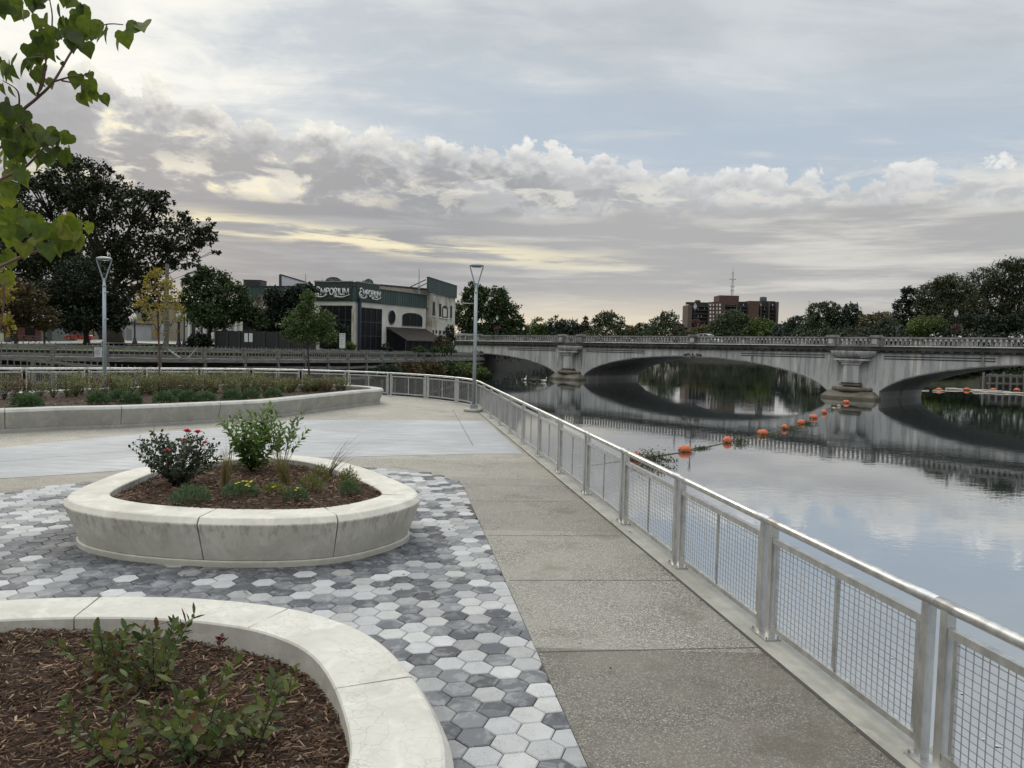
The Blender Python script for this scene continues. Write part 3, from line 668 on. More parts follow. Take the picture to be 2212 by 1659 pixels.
# ovate / heart faces are all quads
def nrmz(a): return a/np.maximum(np.linalg.norm(a,axis=-1,keepdims=True),1e-9)
def leaves(name,pos,dr,nr,L,Wd,tpl,m,parent=None,off=None):
    tv,tf=TPL[tpl]; pos=np.asarray(pos,float); n=len(pos); dr=nrmz(np.asarray(dr,float)); nr=np.asarray(nr,float)
    sd=nrmz(np.cross(nr,dr)); nr=np.cross(dr,sd); L=np.broadcast_to(np.asarray(L,float),(n,)); Wd=np.broadcast_to(np.asarray(Wd,float),(n,))
    if parent is not None: l=rootloc(parent); pos=pos-np.array([l.x,l.y,l.z])
    V=pos[:,None]+dr[:,None]*(tv[None,:,0]*L[:,None])[...,None]+sd[:,None]*(tv[None,:,1]*Wd[:,None])[...,None]+nr[:,None]*(tv[None,:,2]*Wd[:,None])[...,None]
    k=len(tv); Fc=(np.arange(n)[:,None,None]*k+np.array(tf)[None]).reshape(-1,4)
    me=np_mesh(name,V.reshape(-1,3),Fc,4); me.materials.append(m); o=bpy.data.objects.new(name,me); COL.objects.link(o); o.parent=parent
    return o
def rdir(rg,n,up=0.0):
    v=rg.normal(0,1,(n,3)); v[:,2]+=up; return nrmz(v)
L_near=leafmat('near_shrub_leaf',[(.036,.062,.020),(.06,.092,.028),(.09,.12,.034),(.13,.145,.036),(.055,.08,.034),(.13,.06,.035)],.5,.25,.28,mottle=45)
L_bush=leafmat('green_shrub_leaf',[(.04,.085,.022),(.075,.135,.028),(.12,.19,.04),(.16,.22,.05)],.45,.3)
L_rose=leafmat('rose_leaf',[(.016,.034,.018),(.028,.052,.026),(.05,.075,.034),(.07,.06,.03)],.4,.15)
L_mound=leafmat('fine_green_leaf',[(.045,.085,.04),(.07,.12,.055),(.105,.165,.075)],.6,.2)
L_olive=leafmat('olive_shrub_leaf',[(.065,.09,.027),(.10,.13,.036),(.16,.17,.05),(.13,.115,.04),(.30,.30,.18)],.5,.25)
L_rusty=leafmat('rusty_shrub_leaf',[(.10,.07,.025),(.13,.10,.035),(.12,.05,.03),(.17,.13,.06)],.5,.25)
L_grass=leafmat('grass_blade',[(.09,.10,.03),(.17,.15,.06),(.22,.17,.08),(.10,.07,.035)],.6,.25)
L_red=leafmat('redbud_leaf',[(.030,.048,.010),(.052,.076,.014),(.085,.11,.02)],.45,.55,.3,2.1,mottle=38)
L_redy=leafmat('yellowing_redbud_leaf',[(.06,.095,.016),(.10,.14,.02),(.15,.165,.026),(.075,.11,.018)],.45,.42,.3,1.6,mottle=38)
L_yel=leafmat('yellow_leaf',[(.17,.15,.03),(.24,.195,.035),(.30,.235,.045),(.13,.13,.03)],.5,.35)
M_stem=mat('woody_stem',[(.035,.022,.014),(.07,.045,.028)],.8); M_bark=mat('tree_bark',[(.035,.028,.022),(.07,.058,.045)],.9,scale=4,stretch=(6,6,1),bump=.6,bscale=12,bdist=.05)
M_redbark=mat('young_bark',[(.07,.035,.022),(.12,.065,.04)],.7)
def stem_plant(name,label,cat,base,ns,h,spread,lL,lW,nl,lm,seed,tpl='ovate',group=None,lean=(0,0),rs=.004,droop=.2,start=.15,sm=None,tipc=3,hmin=.6):
    rg=np.random.RandomState(seed); root=T(name,label,cat,base,group); mb=MB(); P=[];D=[];Nn=[];tips=[]
    for i in range(ns):
        a=2*math.pi*(i+rg.uniform(-.4,.4))/ns; r=spread*math.sqrt(rg.uniform(.05,1)); hh=h*rg.uniform(hmin,1.05)*(1-.25*(r/spread)**2)
        e=Vector((base[0]+math.cos(a)*r+lean[0]*hh,base[1]+math.sin(a)*r+lean[1]*hh,base[2]+hh)); b0=Vector((base[0]+math.cos(a)*.02,base[1]+math.sin(a)*.02,base[2]-.03))
        c=b0.lerp(e,.5)+Vector((math.cos(a)*r*.12*rg.uniform(-1,1),math.sin(a)*r*.12*rg.uniform(-1,1),hh*.10))
        pts=[b0*(1-t)**2+c*2*t*(1-t)+e*t*t for t in [k/6 for k in range(7)]]
        mb.tube(pts,[rs*(1.15-.8*k/6) for k in range(7)],5); tips.append(e)
        for k in range(nl):
            t=start+(1-start)*(k+rg.uniform(0,.8))/nl; t=min(t,1); p=b0*(1-t)**2+c*2*t*(1-t)+e*t*t; tan=((c-b0)*(1-t)+(e-c)*t).normalized()
            ph=k*2.4+rg.uniform(-.4,.4)+i; o1=tan.orthogonal().normalized(); o2=tan.cross(o1); out=(o1*math.cos(ph)+o2*math.sin(ph))
            dd=(out*1.0+tan*(.55+.5*t)+Vector((0,0,-droop*rg.uniform(0,1)))).normalized(); P.append(p); D.append(dd); Nn.append((tan*.9-out*.4+Vector(rg.normal(0,.25,3))))
    mb.build('stem',sm or M_stem,root); n=len(P); sc=rg.uniform(.6,1.15,n)
    leaves('foliage',P,D,Nn,lL*sc,lW*sc,tpl,lm,root)
    return root,tips
def mound(name,label,base,rx,rz,n,lL,lW,lm,seed,group=None,cat='plant',up=.9,tpl='quad'):
    rg=np.random.RandomState(seed); root=T(name,label,cat,base,group)
    d=rdir(rg,n); d[:,2]=np.abs(d[:,2])+.05; d=nrmz(d); r=rg.uniform(.35,1,n)**.5*rg.uniform(.8,1.12,n)
    P=np.array(base)+d*r[:,None]*np.array([rx,rx,rz]); D=d*.9+rg.normal(0,.5,(n,3)); D[:,2]+=up*.6
    leaves('foliage',P,D,rdir(rg,n,.4),lL*rg.uniform(.6,1.3,n),lW*rg.uniform(.7,1.2,n),tpl,lm,root)
    mb=MB(); 
    for i in range(5):
        q=rg.normal(0,1,2)*rx*.35; mb.bar((base[0]+q[0]*.2,base[1]+q[1]*.2,base[2]-.03),(base[0]+q[0],base[1]+q[1],base[2]+rz*.6),.005,n=4)
    mb.build('stem',M_stem,root); return root
def grass(name,label,base,n,h,spread,lm,seed,group=None,lean=(0,0),w=.006,curl=.5):
    rg=np.random.RandomState(seed); root=T(name,label,'grass tuft',base,group); V=[];Fq=[]
    for i in range(n):
        a=rg.uniform(0,2*math.pi); hh=h*rg.uniform(.45,1.0); r=spread*rg.uniform(.2,1); ld=Vector((math.cos(a)*r+lean[0]*hh,math.sin(a)*r+lean[1]*hh,0)); sd=Vector((-math.sin(a+rg.uniform(-1,1)),math.cos(a),0))*w
        b0=Vector((rg.normal(0,.03),rg.normal(0,.03),-.02)); b=len(V); K=5; cu=curl*rg.uniform(.2,1.2)
        for k in range(K+1):
            t=k/K; p=b0+ld*(t**1.6)+Vector((0,0,hh*(t-cu*.5*t**3))); ww=sd*(1-t)**.6*(1 if k<K else .1)
            V+=[tuple(p-ww),tuple(p+ww)]
        Fq+=[(b+2*k,b+2*k+1,b+2*k+3,b+2*k+2) for k in range(K)]
    me=np_mesh('blades',np.array(V),np.array(Fq),4); me.materials.append(lm); o=bpy.data.objects.new('blades',me); COL.objects.link(o); o.parent=root; return root
def flower(root,name,c,r,m,n=9,seed=0,lay=3,t0=.45):
    rg=np.random.RandomState(seed); P=[];D=[];N=[];L=[]
    for l in range(lay):
        for k in range(n):
            a=2*math.pi*(k+.5*l)/n; tl=t0+.5*l; P.append(c); D.append((math.cos(a)*math.cos(tl),math.sin(a)*math.cos(tl),math.sin(tl))); N.append((-math.cos(a)*math.sin(tl),-math.sin(a)*math.sin(tl),math.cos(tl))); L.append(r*(1-.22*l))
    return leaves(name,P,D,N,np.array(L),np.array(L)*.8,'ovate',m,root)
M_petal=leafmat('red_petal',[(.45,.02,.06),(.55,.03,.09),(.38,.015,.05)],.5,.3); M_ypetal=leafmat('yellow_petal',[(.75,.58,.03),(.85,.70,.05)],.5,.3)
# ---- near planter: four young shrubs and a dark red sprig
def m1(u,v,dz=0): 
    x,y,_=gp(u,v,.50); return (x,y,zf1((x,y))+dz)
near=[(240,1455,7,.36,.32,'low young shrub at the back of the near planter toward the bare mulch',28),(335,1475,11,.46,.40,'bushy young shrub at the back of the near planter close to the inner wall',34),
      (265,1640,7,.44,.36,'sparse young shrub at the lower front of the near planter beside bare mulch',26),
      (420,1640,10,.47,.42,'tall leafy young shrub at the lower middle of the near planter',30),
      (545,1620,6,.44,.30,'reddish tinged young shrub on the curved wall side of the near planter',28)]
for i,(u,v,ns,h,sp,lb,nl) in enumerate(near): stem_plant('young_shrub',lb,'shrub',m1(u,v),ns,h,sp,.088,.037,int(nl*.6),L_near,40+i,rs=.0042,start=.15)
r,_=stem_plant('seedling','dark red leafed sprig standing against the inner wall of the near planter','plant',m1(474,1408),2,.22,.05,.05,.035,5,leafmat('red_leaf',[(.12,.015,.02),(.07,.012,.016)],.5,.2),51,rs=.003,start=.6)
stem_plant('seedling','small green sprig alone in the mulch near the curved wall','plant',m1(616,1500),3,.17,.12,.07,.035,6,L_near,52,start=.4)
stem_plant('seedling','tiny green sprig low in the mulch by the bare patch','plant',m1(165,1510),2,.10,.08,.06,.04,5,L_near,53,start=.4)
# ---- middle planter
def m2(u,v,z=.6):
    x,y,_=gp(u,v,z); return (x,y,zf2((x,y)))
r,tips=stem_plant('rose_bush','dark leaved rose bush with pink red blooms on the rounded triangular planter','rose bush',m2(385,1040),38,.80,.62,.058,.037,38,L_rose,60,start=.06,rs=.005,hmin=.35)
def filler(root,c,rx,rz,n,L,W,lm,seed):
    rg=np.random.RandomState(seed); d=rdir(rg,n); r=rg.uniform(.15,1,n)**.45; P=np.array(c)+d*r[:,None]*np.array([rx,rx,rz]); leaves('foliage',P,rdir(rg,n,.1),rdir(rg,n,.6),L*rg.uniform(.6,1.2,n),W*rg.uniform(.7,1.2,n),'ovate',lm,root)
_q=rootloc(r); filler(r,(_q.x+.02,_q.y,_q.z+.36),.38,.30,380,.062,.040,L_rose,91); filler(r,(_q.x-.3,_q.y,_q.z+.45),.24,.30,240,.06,.04,L_rose,92); filler(r,(_q.x+.28,_q.y+.1,_q.z+.42),.22,.30,200,.06,.04,L_rose,94)
for i,(u,v) in enumerate([(404,934),(427,936),(398,952),(443,958),(361,975)]):
    p=at(u,v,9.6); flower(r,'rose_bloom',(p[0],9.6,p[2]),.070 if i<2 else .052,M_petal,8,i)
    mb=MB(); mb.tube([(p[0],9.6,p[2]),(p[0]-.02,9.62,p[2]-.3)],.004,5); mb.build('stem',M_stem,r)
b=m2(545,1005); stem_plant('leafy_shrub','tall bright green shrub with pointed leaves on the rounded triangular planter','shrub',b,24,1.08,.52,.12,.046,32,L_bush,61,hmin=.4,start=.12,rs=.006,droop=.75,lean=(.02,0)); _r=bpy.data.objects.get('leafy_shrub'); filler(_r,(b[0],b[1],b[2]+.45),.34,.36,320,.11,.044,L_bush,93)
stem_plant('leafy_shrub','slender green shrub with bare lower stems leaning beside the tall bright green one','shrub',m2(606,1008),10,1.12,.44,.125,.048,22,L_bush,62,start=.40,rs=.005,droop=.45,lean=(.06,0))
grass('ornamental_grass','tan upright grass tuft between the rose bush and the tall green shrub',m2(487,1052),70,.62,.10,L_grass,63,curl=.15,w=.005)
grass('ornamental_grass','green and tan grass tuft at the foot of the slender shrub',m2(617,1046),110,.60,.20,L_grass,64,lean=(-.28,0),curl=.2,w=.005)
grass('ornamental_grass','wispy dark grass with long arching plumes leaning over the planter rim',m2(712,1026),34,.86,.30,leafmat('dark_grass_blade',[(.07,.055,.045),(.12,.10,.06),(.04,.035,.03)],.6,.2),65,lean=(.70,0),curl=.9,w=.0042)
grass('ornamental_grass','thin pale grass stalks rising behind the rose bush',m2(495,1000),26,.75,.22,L_grass,66,curl=.3,w=.003)
for i,(u,v,rx,rz,n,lb) in enumerate([(413,1092,.24,.20,900,'feathery blue green perennial mound at the front of the rounded triangular planter'),
    (520,1080,.22,.17,800,'low fern leaved mound with yellow blooms at the front of the rounded triangular planter'),
    (592,1075,.15,.11,420,'small low green mound behind the yellow blooms'),
    (640,1088,.15,.14,450,'round green mound next to the middle joint of the rounded triangular planter'),
    (672,1068,.17,.20,520,'brownish green rounded mound beside the wispy dark grass'),
    (690,1042,.15,.22,420,'olive clump below the wispy dark grass'),
    (755,1076,.14,.17,480,'bright green mound by the rounded end of the triangular planter'),
    (752,1052,.15,.20,420,'dull grey green clump behind the bright green mound')]):
    r=mound('perennial_plant',lb,m2(u,v,.56),rx,rz,n,.055,.012,L_mound if i in (0,1,3,6) else L_olive,70+i,up=1.0)
    if i in (1,2,3):
        for k in range(9 if i==1 else 2):
            rr=random.Random(k+i*20); q=rootloc(r); c=(q.x+rr.uniform(-.03,.16)*(1 if i==1 else .6),q.y-.08+rr.uniform(-.08,.05),q.z+rz*.95+rr.uniform(-.02,.03)); flower(r,'yellow_bloom',c,.024,M_ypetal,6,k,1)
# ---- far planter: shrubs, low mounds
rg=random.Random(5)
def m3(u,v):
    x,y,_=gp(u,v,.58); return (x,y,.52)
bx=lambda p:inside(p[:2],[tuple(q) for q in inset(R3,.75)])
k=0
G1='olive shrubs along the crescent planter'
for row,(v0,slope) in enumerate(((842,-.004),(849,-.012),(857,-.022))):
    for u in range(-60,730,26):
        uu=u+rg.uniform(-9,9)+row*9; p=m3(uu,v0+slope*uu+rg.uniform(-1.5,1.5))
        if not bx(p): continue
        lm=L_rusty if rg.random()<.13 else L_olive; h=rg.uniform(.60,.95)*(1.0 if uu<560 else .72)
        r,_=stem_plant('low_shrub','olive green low shrub with pale leaf tips in the crescent planter mass' if lm is L_olive else 'rust tinged low shrub among the olive ones in the crescent planter','shrub',p,15,h,.36,.10,.034,26,lm,200+k,'quad',G1 if lm is L_olive else 'rust tinged shrubs in the crescent planter',rs=.004,start=.1); k+=1
for i,(u,v) in enumerate([(53,872),(66,875),(212,867),(283,868),(354,867),(405,864),(445,865),(500,860),(540,858),(590,856),(258,862),(380,860)]):
    p=m3(u,v)
    mound('low_green_mound','soft green low mound in the front row of the crescent planter',p,.31,.31,650,.12,.035,L_mound,300+i,'soft green mounds in the front row of the crescent planter')
# ---- trees
def tree(name,label,Y,ub,zb,lobes,ls,n,lm,tr,seed,bm=None,group=None,clr=.20,top=None,cat='tree',flat=.8,shell=.55,tpl='quad',limb=5,asp=.62,lean=0):
    rg=np.random.RandomState(seed); x0=at(ub,700,Y)[0]; base=(x0,Y,zb); root=T(name,label,cat,base,group)
    C=[];Rr=[];Wt=[]
    for l in lobes:
        u,v,ru,rv=l[:4]; c=at(u,v,Y); rx=ru*Y/F; rz=rv*Y/F; C.append((c[0],Y+rg.uniform(-.5,.5)*rx*.6,c[2])); Rr.append((rx,max(rx,rz)*flat,rz)); Wt.append(rx*rz*(l[4] if len(l)>4 else 1))
    C=np.array(C);Rr=np.array(Rr);Wt=np.array(Wt)/sum(Wt); nc=max(12,n//13)
    li=rg.choice(len(C),nc,p=Wt); d=rdir(rg,nc); rad=rg.uniform(shell,1.0,nc)**.7*rg.uniform(.85,1.10,nc); cl=C[li]+d*rad[:,None]*Rr[li]
    ci=rg.randint(0,nc,n); cr=clr*np.cbrt(Rr[li].prod(1))*rg.uniform(.5,1.3,nc)
    P=cl[ci]+rg.normal(0,.55,(n,3))*cr[ci][:,None]*np.array([1,1,.75]); P[:,2]=np.maximum(P[:,2],zb+.3)
    D=rdir(rg,n,-.25); leaves('foliage',P,D,rdir(rg,n,.7),ls*rg.uniform(.6,1.35,n),ls*asp*rg.uniform(.7,1.2,n),tpl,lm,root)
    mb=MB(); cen=(C*Wt[:,None]).sum(0); tp=Vector(cen) if top is None else Vector(at(*top,Y)); b=Vector(base); K=6
    tk=[b.lerp(tp,k/K)+Vector((math.sin(k*1.7+seed)*tr*.7 if 0<k<K else 0,0,0)) for k in range(K+1)]; tk[0]=b-Vector((0,0,.4))
    mb.tube(tk,[tr*(1.3 if k==0 else 1-.75*k/K) for k in range(K+1)],9); mb.build('trunk',bm or M_bark,root)
    mb=MB()
    for i,c in enumerate(C):
        s0=tk[min(K,max(2,int(K*(.45+.1*(i%4)))))]; e=Vector(c); md=s0.lerp(e,.5)+Vector((0,0,-.06*(e-s0).length)); r0=tr*.42*min(1,(Rr[i][0]/(.6*Rr[:,0].max()))**1.3)
        mb.tube([s0,md,e],[r0,r0*.7,r0*.35],6)
        for q in rg.choice(np.nonzero(li==i)[0],min(limb,(li==i).sum()),replace=False) if (li==i).any() else []:
            f=Vector(cl[q]); mb.tube([e.lerp(md,.4),e.lerp(f,.55)+Vector((0,0,-.03)),f],[r0*.38,r0*.22,r0*.1],5)
    mb.build('limb',bm or M_bark,root); return root
# young trees in the crescent planter
tree('young_tree','slim young tree with thin yellow autumn foliage in the crescent planter',30.5,344,.5,[(340,610,34,32),(318,655,34,30),(362,655,38,32),(325,690,38,22),(372,690,28,20),(335,585,16,20),(350,720,40,14,.3)],.105,1350,L_yel,.045,401,bm=M_redbark,clr=.22,top=(341,600),tpl='ovate',shell=.25,limb=10,asp=.6)
tree('young_tree','slim young tree with green foliage in the crescent planter before the shop',31.5,668,.5,[(664,655,24,28),(640,692,38,26),(690,690,36,26),(665,715,55,30),(625,720,24,18),(705,725,28,22),(668,640,14,18)],.115,4200,leafmat('young_green_leaf',[(.03,.055,.016),(.055,.09,.022),(.085,.12,.03)],.5,.3),.045,402,clr=.20,top=(666,650),tpl='ovate',shell=.25,limb=8,asp=.6)
tree('young_tree','young yellow leaved tree reaching in at the frame edge below the redbud',21.0,-50,.5,[(-20,630,52,60),(-10,690,40,40),(5,610,20,30),(20,680,16,16,.6)],.10,700,L_yel,.05,403,clr=.25,tpl='heart',shell=.3,asp=.9)
# ---- redbud in the foreground: trunk outside the frame, branches reach in
M_twig=mat('redbud_twig',[(.10,.05,.035),(.16,.09,.06)],.6)
def redbud():
    rg=np.random.RandomState(77); root=T('redbud_tree','foreground redbud tree with heart shaped leaves hanging into the upper corner','tree',(-3.55,3.1,.5))
    mb=MB(); mb.tube([(-3.55,3.1,.45),(-3.5,3.15,1.6),(-3.4,3.2,2.6),(-3.3,3.2,3.2),(-3.15,3.2,3.9),(-3.0,3.3,4.6)],[.05,.045,.04,.034,.026,.014],10); mb.build('trunk',M_bark,root)
    def z1(x,y,Y): return Vector(at(x*.256,y*.256,Y))
    def z2(x,y,Y): return Vector(at(x*.256,424.7+y*.256,Y))
    br=[[Vector((-3.3,3.2,3.1)),z1(-400,1500,3.2),z1(0,1150,3.3),z1(180,940,3.3),z1(310,830,3.3),z1(450,690,3.3),z1(600,440,3.35),z1(690,330,3.4),z1(880,210,3.45),z1(1040,208,3.5)],
        [z1(310,830,3.3),z1(375,580,3.3),z1(440,200,3.3),z1(420,0,3.3),z1(400,-120,3.3)],[z1(450,690,3.3),z1(590,650,3.25),z1(720,630,3.25),z1(760,590,3.25)],[z1(520,680,3.27),z1(640,705,3.25),z1(760,740,3.25)],
        [z1(160,940,3.3),z1(150,770,3.25),z1(20,680,3.2)],[z1(310,790,3.3),z1(360,720,3.2),z1(380,500,3.15),z1(230,490,3.1)],
        [Vector((-3.4,3.2,2.6)),z1(-300,1750,3.2),z1(0,1520,3.25),z1(200,1420,3.3),z1(330,1290,3.3),z1(420,1190,3.35),z1(560,1100,3.4)],[z1(0,1250,3.2),z1(180,1050,3.3),z1(330,1170,3.35),z1(540,1170,3.4)],
        [Vector((-3.4,3.2,2.4)),z2(-500,800,3.1),z2(0,590,3.2),z2(200,500,3.25),z2(340,450,3.25),z2(450,370,3.3),z2(550,250,3.35),z2(640,225,3.4),z2(730,225,3.4)],[z2(40,700,3.2),z2(0,1100,3.2),z2(-200,1500,3.2)]]
    for i,b in enumerate(br):
        pts=catmull(b,5); n=len(pts); mb=MB(); r0=.0075 if i in (0,6,8) else .003
        mb.tube(pts,[r0*(1-.85*k/(n-1))+.0012 for k in range(n)],6); mb.build('branch',M_twig,root)
    A=[(30,60,1),(200,120,1),(150,110,.9),(330,190,1),(350,50,.7),(490,80,1),(640,120,1.2),(540,170,.8),(490,280,1),(700,220,1.2),(640,290,1.1),(770,230,1.1),(570,330,.9),(680,400,.9),(820,260,1),(900,270,1.1),(240,410,1),(370,420,1.1),(400,400,1),(150,510,1.1),(300,530,1.2),(110,610,1.3),(530,535,.4),(660,660,1),(850,830,.8),(380,690,.7),(260,740,.9),(300,640,.8),(60,570,1),(20,740,.8),(50,960,1.1),(240,1000,1.1),(210,1030,.9),(600,1170,.9),(490,1150,1.1),(400,1150,1.1),(300,1160,1.1),(150,1150,1.1),(60,1180,1.1),(530,1310,1.1),(440,1290,1),(350,1360,1),(250,1290,1.1),(150,1300,1.1),(130,1430,1.1),(470,1220,1),(20,1100,1),(120,1240,1),(330,300,.9),(420,310,.9),(430,250,.9),(280,470,1),(350,590,.9),(740,640,.6),(700,740,.8),(560,240,1),(770,300,.9),(30,1000,1),(90,1060,1),(200,1120,1),(260,1210,1),(-60,100,1),(-60,500,1),(-40,850,1),(380,20,.9),(250,-20,1),(560,-10,1),(100,20,1.1),(470,380,.8),(620,380,.8)]
    B=[(740,780,1),(40,1330,1.2),(210,1500,1.1),(100,1490,1.3),(50,1590,1.3),(1040,300,1),(1160,255,1.05),(400,1340,1),(60,1400,1.2)]
    B2=[(60,40,1.2),(150,140,1.2),(230,180,1.1),(110,330,1.2),(200,430,1.0),(230,290,1),(320,270,1.1),(300,390,1.1),(400,440,1.2),(380,320,1),(470,320,1),(520,265,1),(550,190,1),(640,220,.9),(600,320,1.1),(580,400,1.1),(510,440,1),(650,345,1.1),(700,350,.9),(530,390,1.1),(80,550,1.1),(30,500,1.1),(20,680,1),(740,270,.6),(260,240,1),(440,260,1),(30,150,1.2),(90,240,1.1)]
    def put(lst,fn,m,dy):
        P=[];D=[];N=[];L=[]
        for x,y,s in lst:
            for rep in range(2 if rg.rand()<.75 else 1):
                Y=3.3+rg.uniform(-.16,.22); p=fn(x+rg.uniform(-10,10)+rep*rg.uniform(-75,75),y-45*s+rep*rg.uniform(-70,50),Y); P.append(tuple(p)); D.append((rg.normal(0,.45),rg.normal(0,.35),-1)); th=rg.uniform(-1.1,1.1); N.append((math.sin(th),-math.cos(th),.25)); L.append(.068*s*rg.uniform(.85,1.12))
        L=np.array(L); leaves('foliage',P,D,N,L,L*1.02,'heart',m,root)
    put(A,z1,L_red,0); put(B,z1,L_redy,0); put(B2,z2,L_redy,0)
    # crown outside the frame
    n=700; c=np.array([-4.3,3.2,4.1]); d=rdir(rg,n); P=c+d*rg.uniform(.3,1,n)[:,None]**.5*np.array([1.35,1.4,1.3]); P=P[P[:,0]/np.maximum(P[:,1],.4)<-.80]
    leaves('foliage',P,np.tile([0,0,-1.],(len(P),1))+rg.normal(0,.4,(len(P),3)),rdir(rg,len(P)),.078,.08,'heart',L_red,root)
redbud()
# ================================================================ river
def water_mat():
    m,t=newmat('river_water'); o=t.n('ShaderNodeTexCoord').outputs['Object']
    a=t.noise(t.map(o,(.55,1.0,1),(0,0,-.35)),2.2,3,.5,.3); b=t.noise(t.map(o,(.3,.5,1)),.55,3,.5); c=t.noise(o,7,2,.5)
    calm=t.ss(t.noise(t.map(o,(.5,1.4,1),(0,0,.4)),.06,3,.5),.35,.65)
    h=t.m('ADD',t.m('MULTIPLY',a,t.m('ADD',.35,t.m('MULTIPLY',calm,.8))),t.m('ADD',t.m('MULTIPLY',b,1.2),t.m('MULTIPLY',c,.10)))
    nb=t.bump(h,.5,.0075)
    fr=t.n('ShaderNodeFresnel'); fr.inputs[0].default_value=1.34; t.set(fr.inputs[1],nb)
    df=t.n('ShaderNodeBsdfDiffuse'); df.inputs[0].default_value=(.045,.052,.050,1)
    gl=t.n('ShaderNodeBsdfGlossy'); gl.inputs[0].default_value=(.93,.95,.97,1); gl.inputs['Roughness'].default_value=.015; t.set(gl.inputs['Normal'],nb)
    mx=t.n('ShaderNodeMixShader'); t.set(mx.inputs[0],t.m('ADD',t.m('MULTIPLY',fr.outputs[0],.36),.63,clamp=True)); t.t.links.new(df.outputs[0],mx.inputs[1]); t.t.links.new(gl.outputs[0],mx.inputs[2])
    ou=t.n('ShaderNodeOutputMaterial'); t.t.links.new(mx.outputs[0],ou.inputs[0]); return m
M_water=water_mat()
wb=MB(); wb.add([(-700,-300,ZW),(900,-300,ZW),(900,1500,ZW),(-700,1500,ZW)],[(0,1,2,3)]); struct(wb.build('river_water',M_water))
# ================================================================ bridge
_a=gp(1230,820,ZW); _b=gp(1840,862,ZW); _L=math.hypot(_b[0]-_a[0],_b[1]-_a[1])
BE=((_b[0]-_a[0])/_L,(_b[1]-_a[1])/_L); BN=(-BE[1],BE[0]); BP0=(_a[0]+BN[0]*1.3,_a[1]+BN[1]*1.3); BRZ=math.atan2(BE[1],BE[0])
def bp(s,d,z): return (BP0[0]+BE[0]*s+BN[0]*d,BP0[1]+BE[1]*s+BN[1]*d,z)
def gr(s): return .0066*s
def bridge_mat():
    m,t=newmat('weathered_bridge_concrete'); o=t.n('ShaderNodeTexCoord').outputs['Object']
    base=t.ramp(t.noise(o,.25,6,.6),[(.3,(.47,.475,.47)),(.7,(.58,.58,.57))])
    sv=t.map(o,(1.0,1.0,.10)); st=t.noise(sv,.85,6,.62,.5); base=t.mix(t.m('MULTIPLY',t.ss(st,.54,.64),.7),base,(.76,.75,.70))
    dk=t.noise(t.map(o,(1.1,1.1,.13),(0,0,0),(9,4,2)),.9,6,.65,.4); base=t.mix(t.m('MULTIPLY',t.ss(dk,.57,.70),.6),base,(.075,.072,.065))
    z=t.n('ShaderNodeSeparateXYZ'); t.set(z.inputs[0],o); fine=t.noise(o,1.4,6,.65)
    damp=t.ss(t.m('ADD',z.outputs[2],t.m('MULTIPLY',fine,1.6)),-1.2,-3.0); base=t.mix(t.m('MULTIPLY',damp,.65),base,(.10,.095,.075))
    drip=t.m('MULTIPLY',t.ss(t.noise(t.map(o,(2,2,.2)),.9,5,.65),.45,.62),t.ss(z.outputs[2],.9,2.3)); base=t.mix(t.m('MULTIPLY',drip,.38),base,(.10,.098,.09))
    finish(t,base,.85,0,t.bump(fine,.35,.06),.3); return m
M_bridge=bridge_mat()
M_bpar=mat('weathered_parapet',[(.10,.098,.092),(.24,.237,.225),(.35,.345,.33)],.85,scale=.9,det=8,bump=.3,bscale=6,bdist=.03)
M_bskylit=mat('skylit_parapet',[(.36,.36,.345),(.50,.50,.48)],.85,scale=.9,det=6)  # far balustrade: skylight on its inner face put into a paler colour
M_corn=mat('soot_stain_and_shade',[(.030,.029,.027),(.065,.062,.057),(.15,.145,.135)],.9,scale=.7,det=8,bump=.4,bscale=5,bdist=.05,lo=.35,hi=.8)
M_cut=mat('river_stained_footing',[(.07,.06,.045),(.13,.115,.085),(.19,.175,.14)],.8,scale=.8,det=7,bump=.3,bscale=5,bdist=.05)
M_pipe=mat('pale_conduit',[(.48,.48,.47),(.62,.62,.60)],.5); M_asph=mat('asphalt',[(.04,.04,.042),(.06,.06,.062)],.9,scale=2)
BW=15.0; PCS=(-1.05,46.45,93.95,-48.55); PH=3.05
bridge=T('arch_bridge','long weathered concrete arch bridge with balustrades crossing the river','bridge',bp(22.7,7.5,ZW))
spans=[(-24.8,3.75,-37.0,-3.9),(22.65,4.52,1.8,43.4),(70.2,5.0,49.5,90.9)]
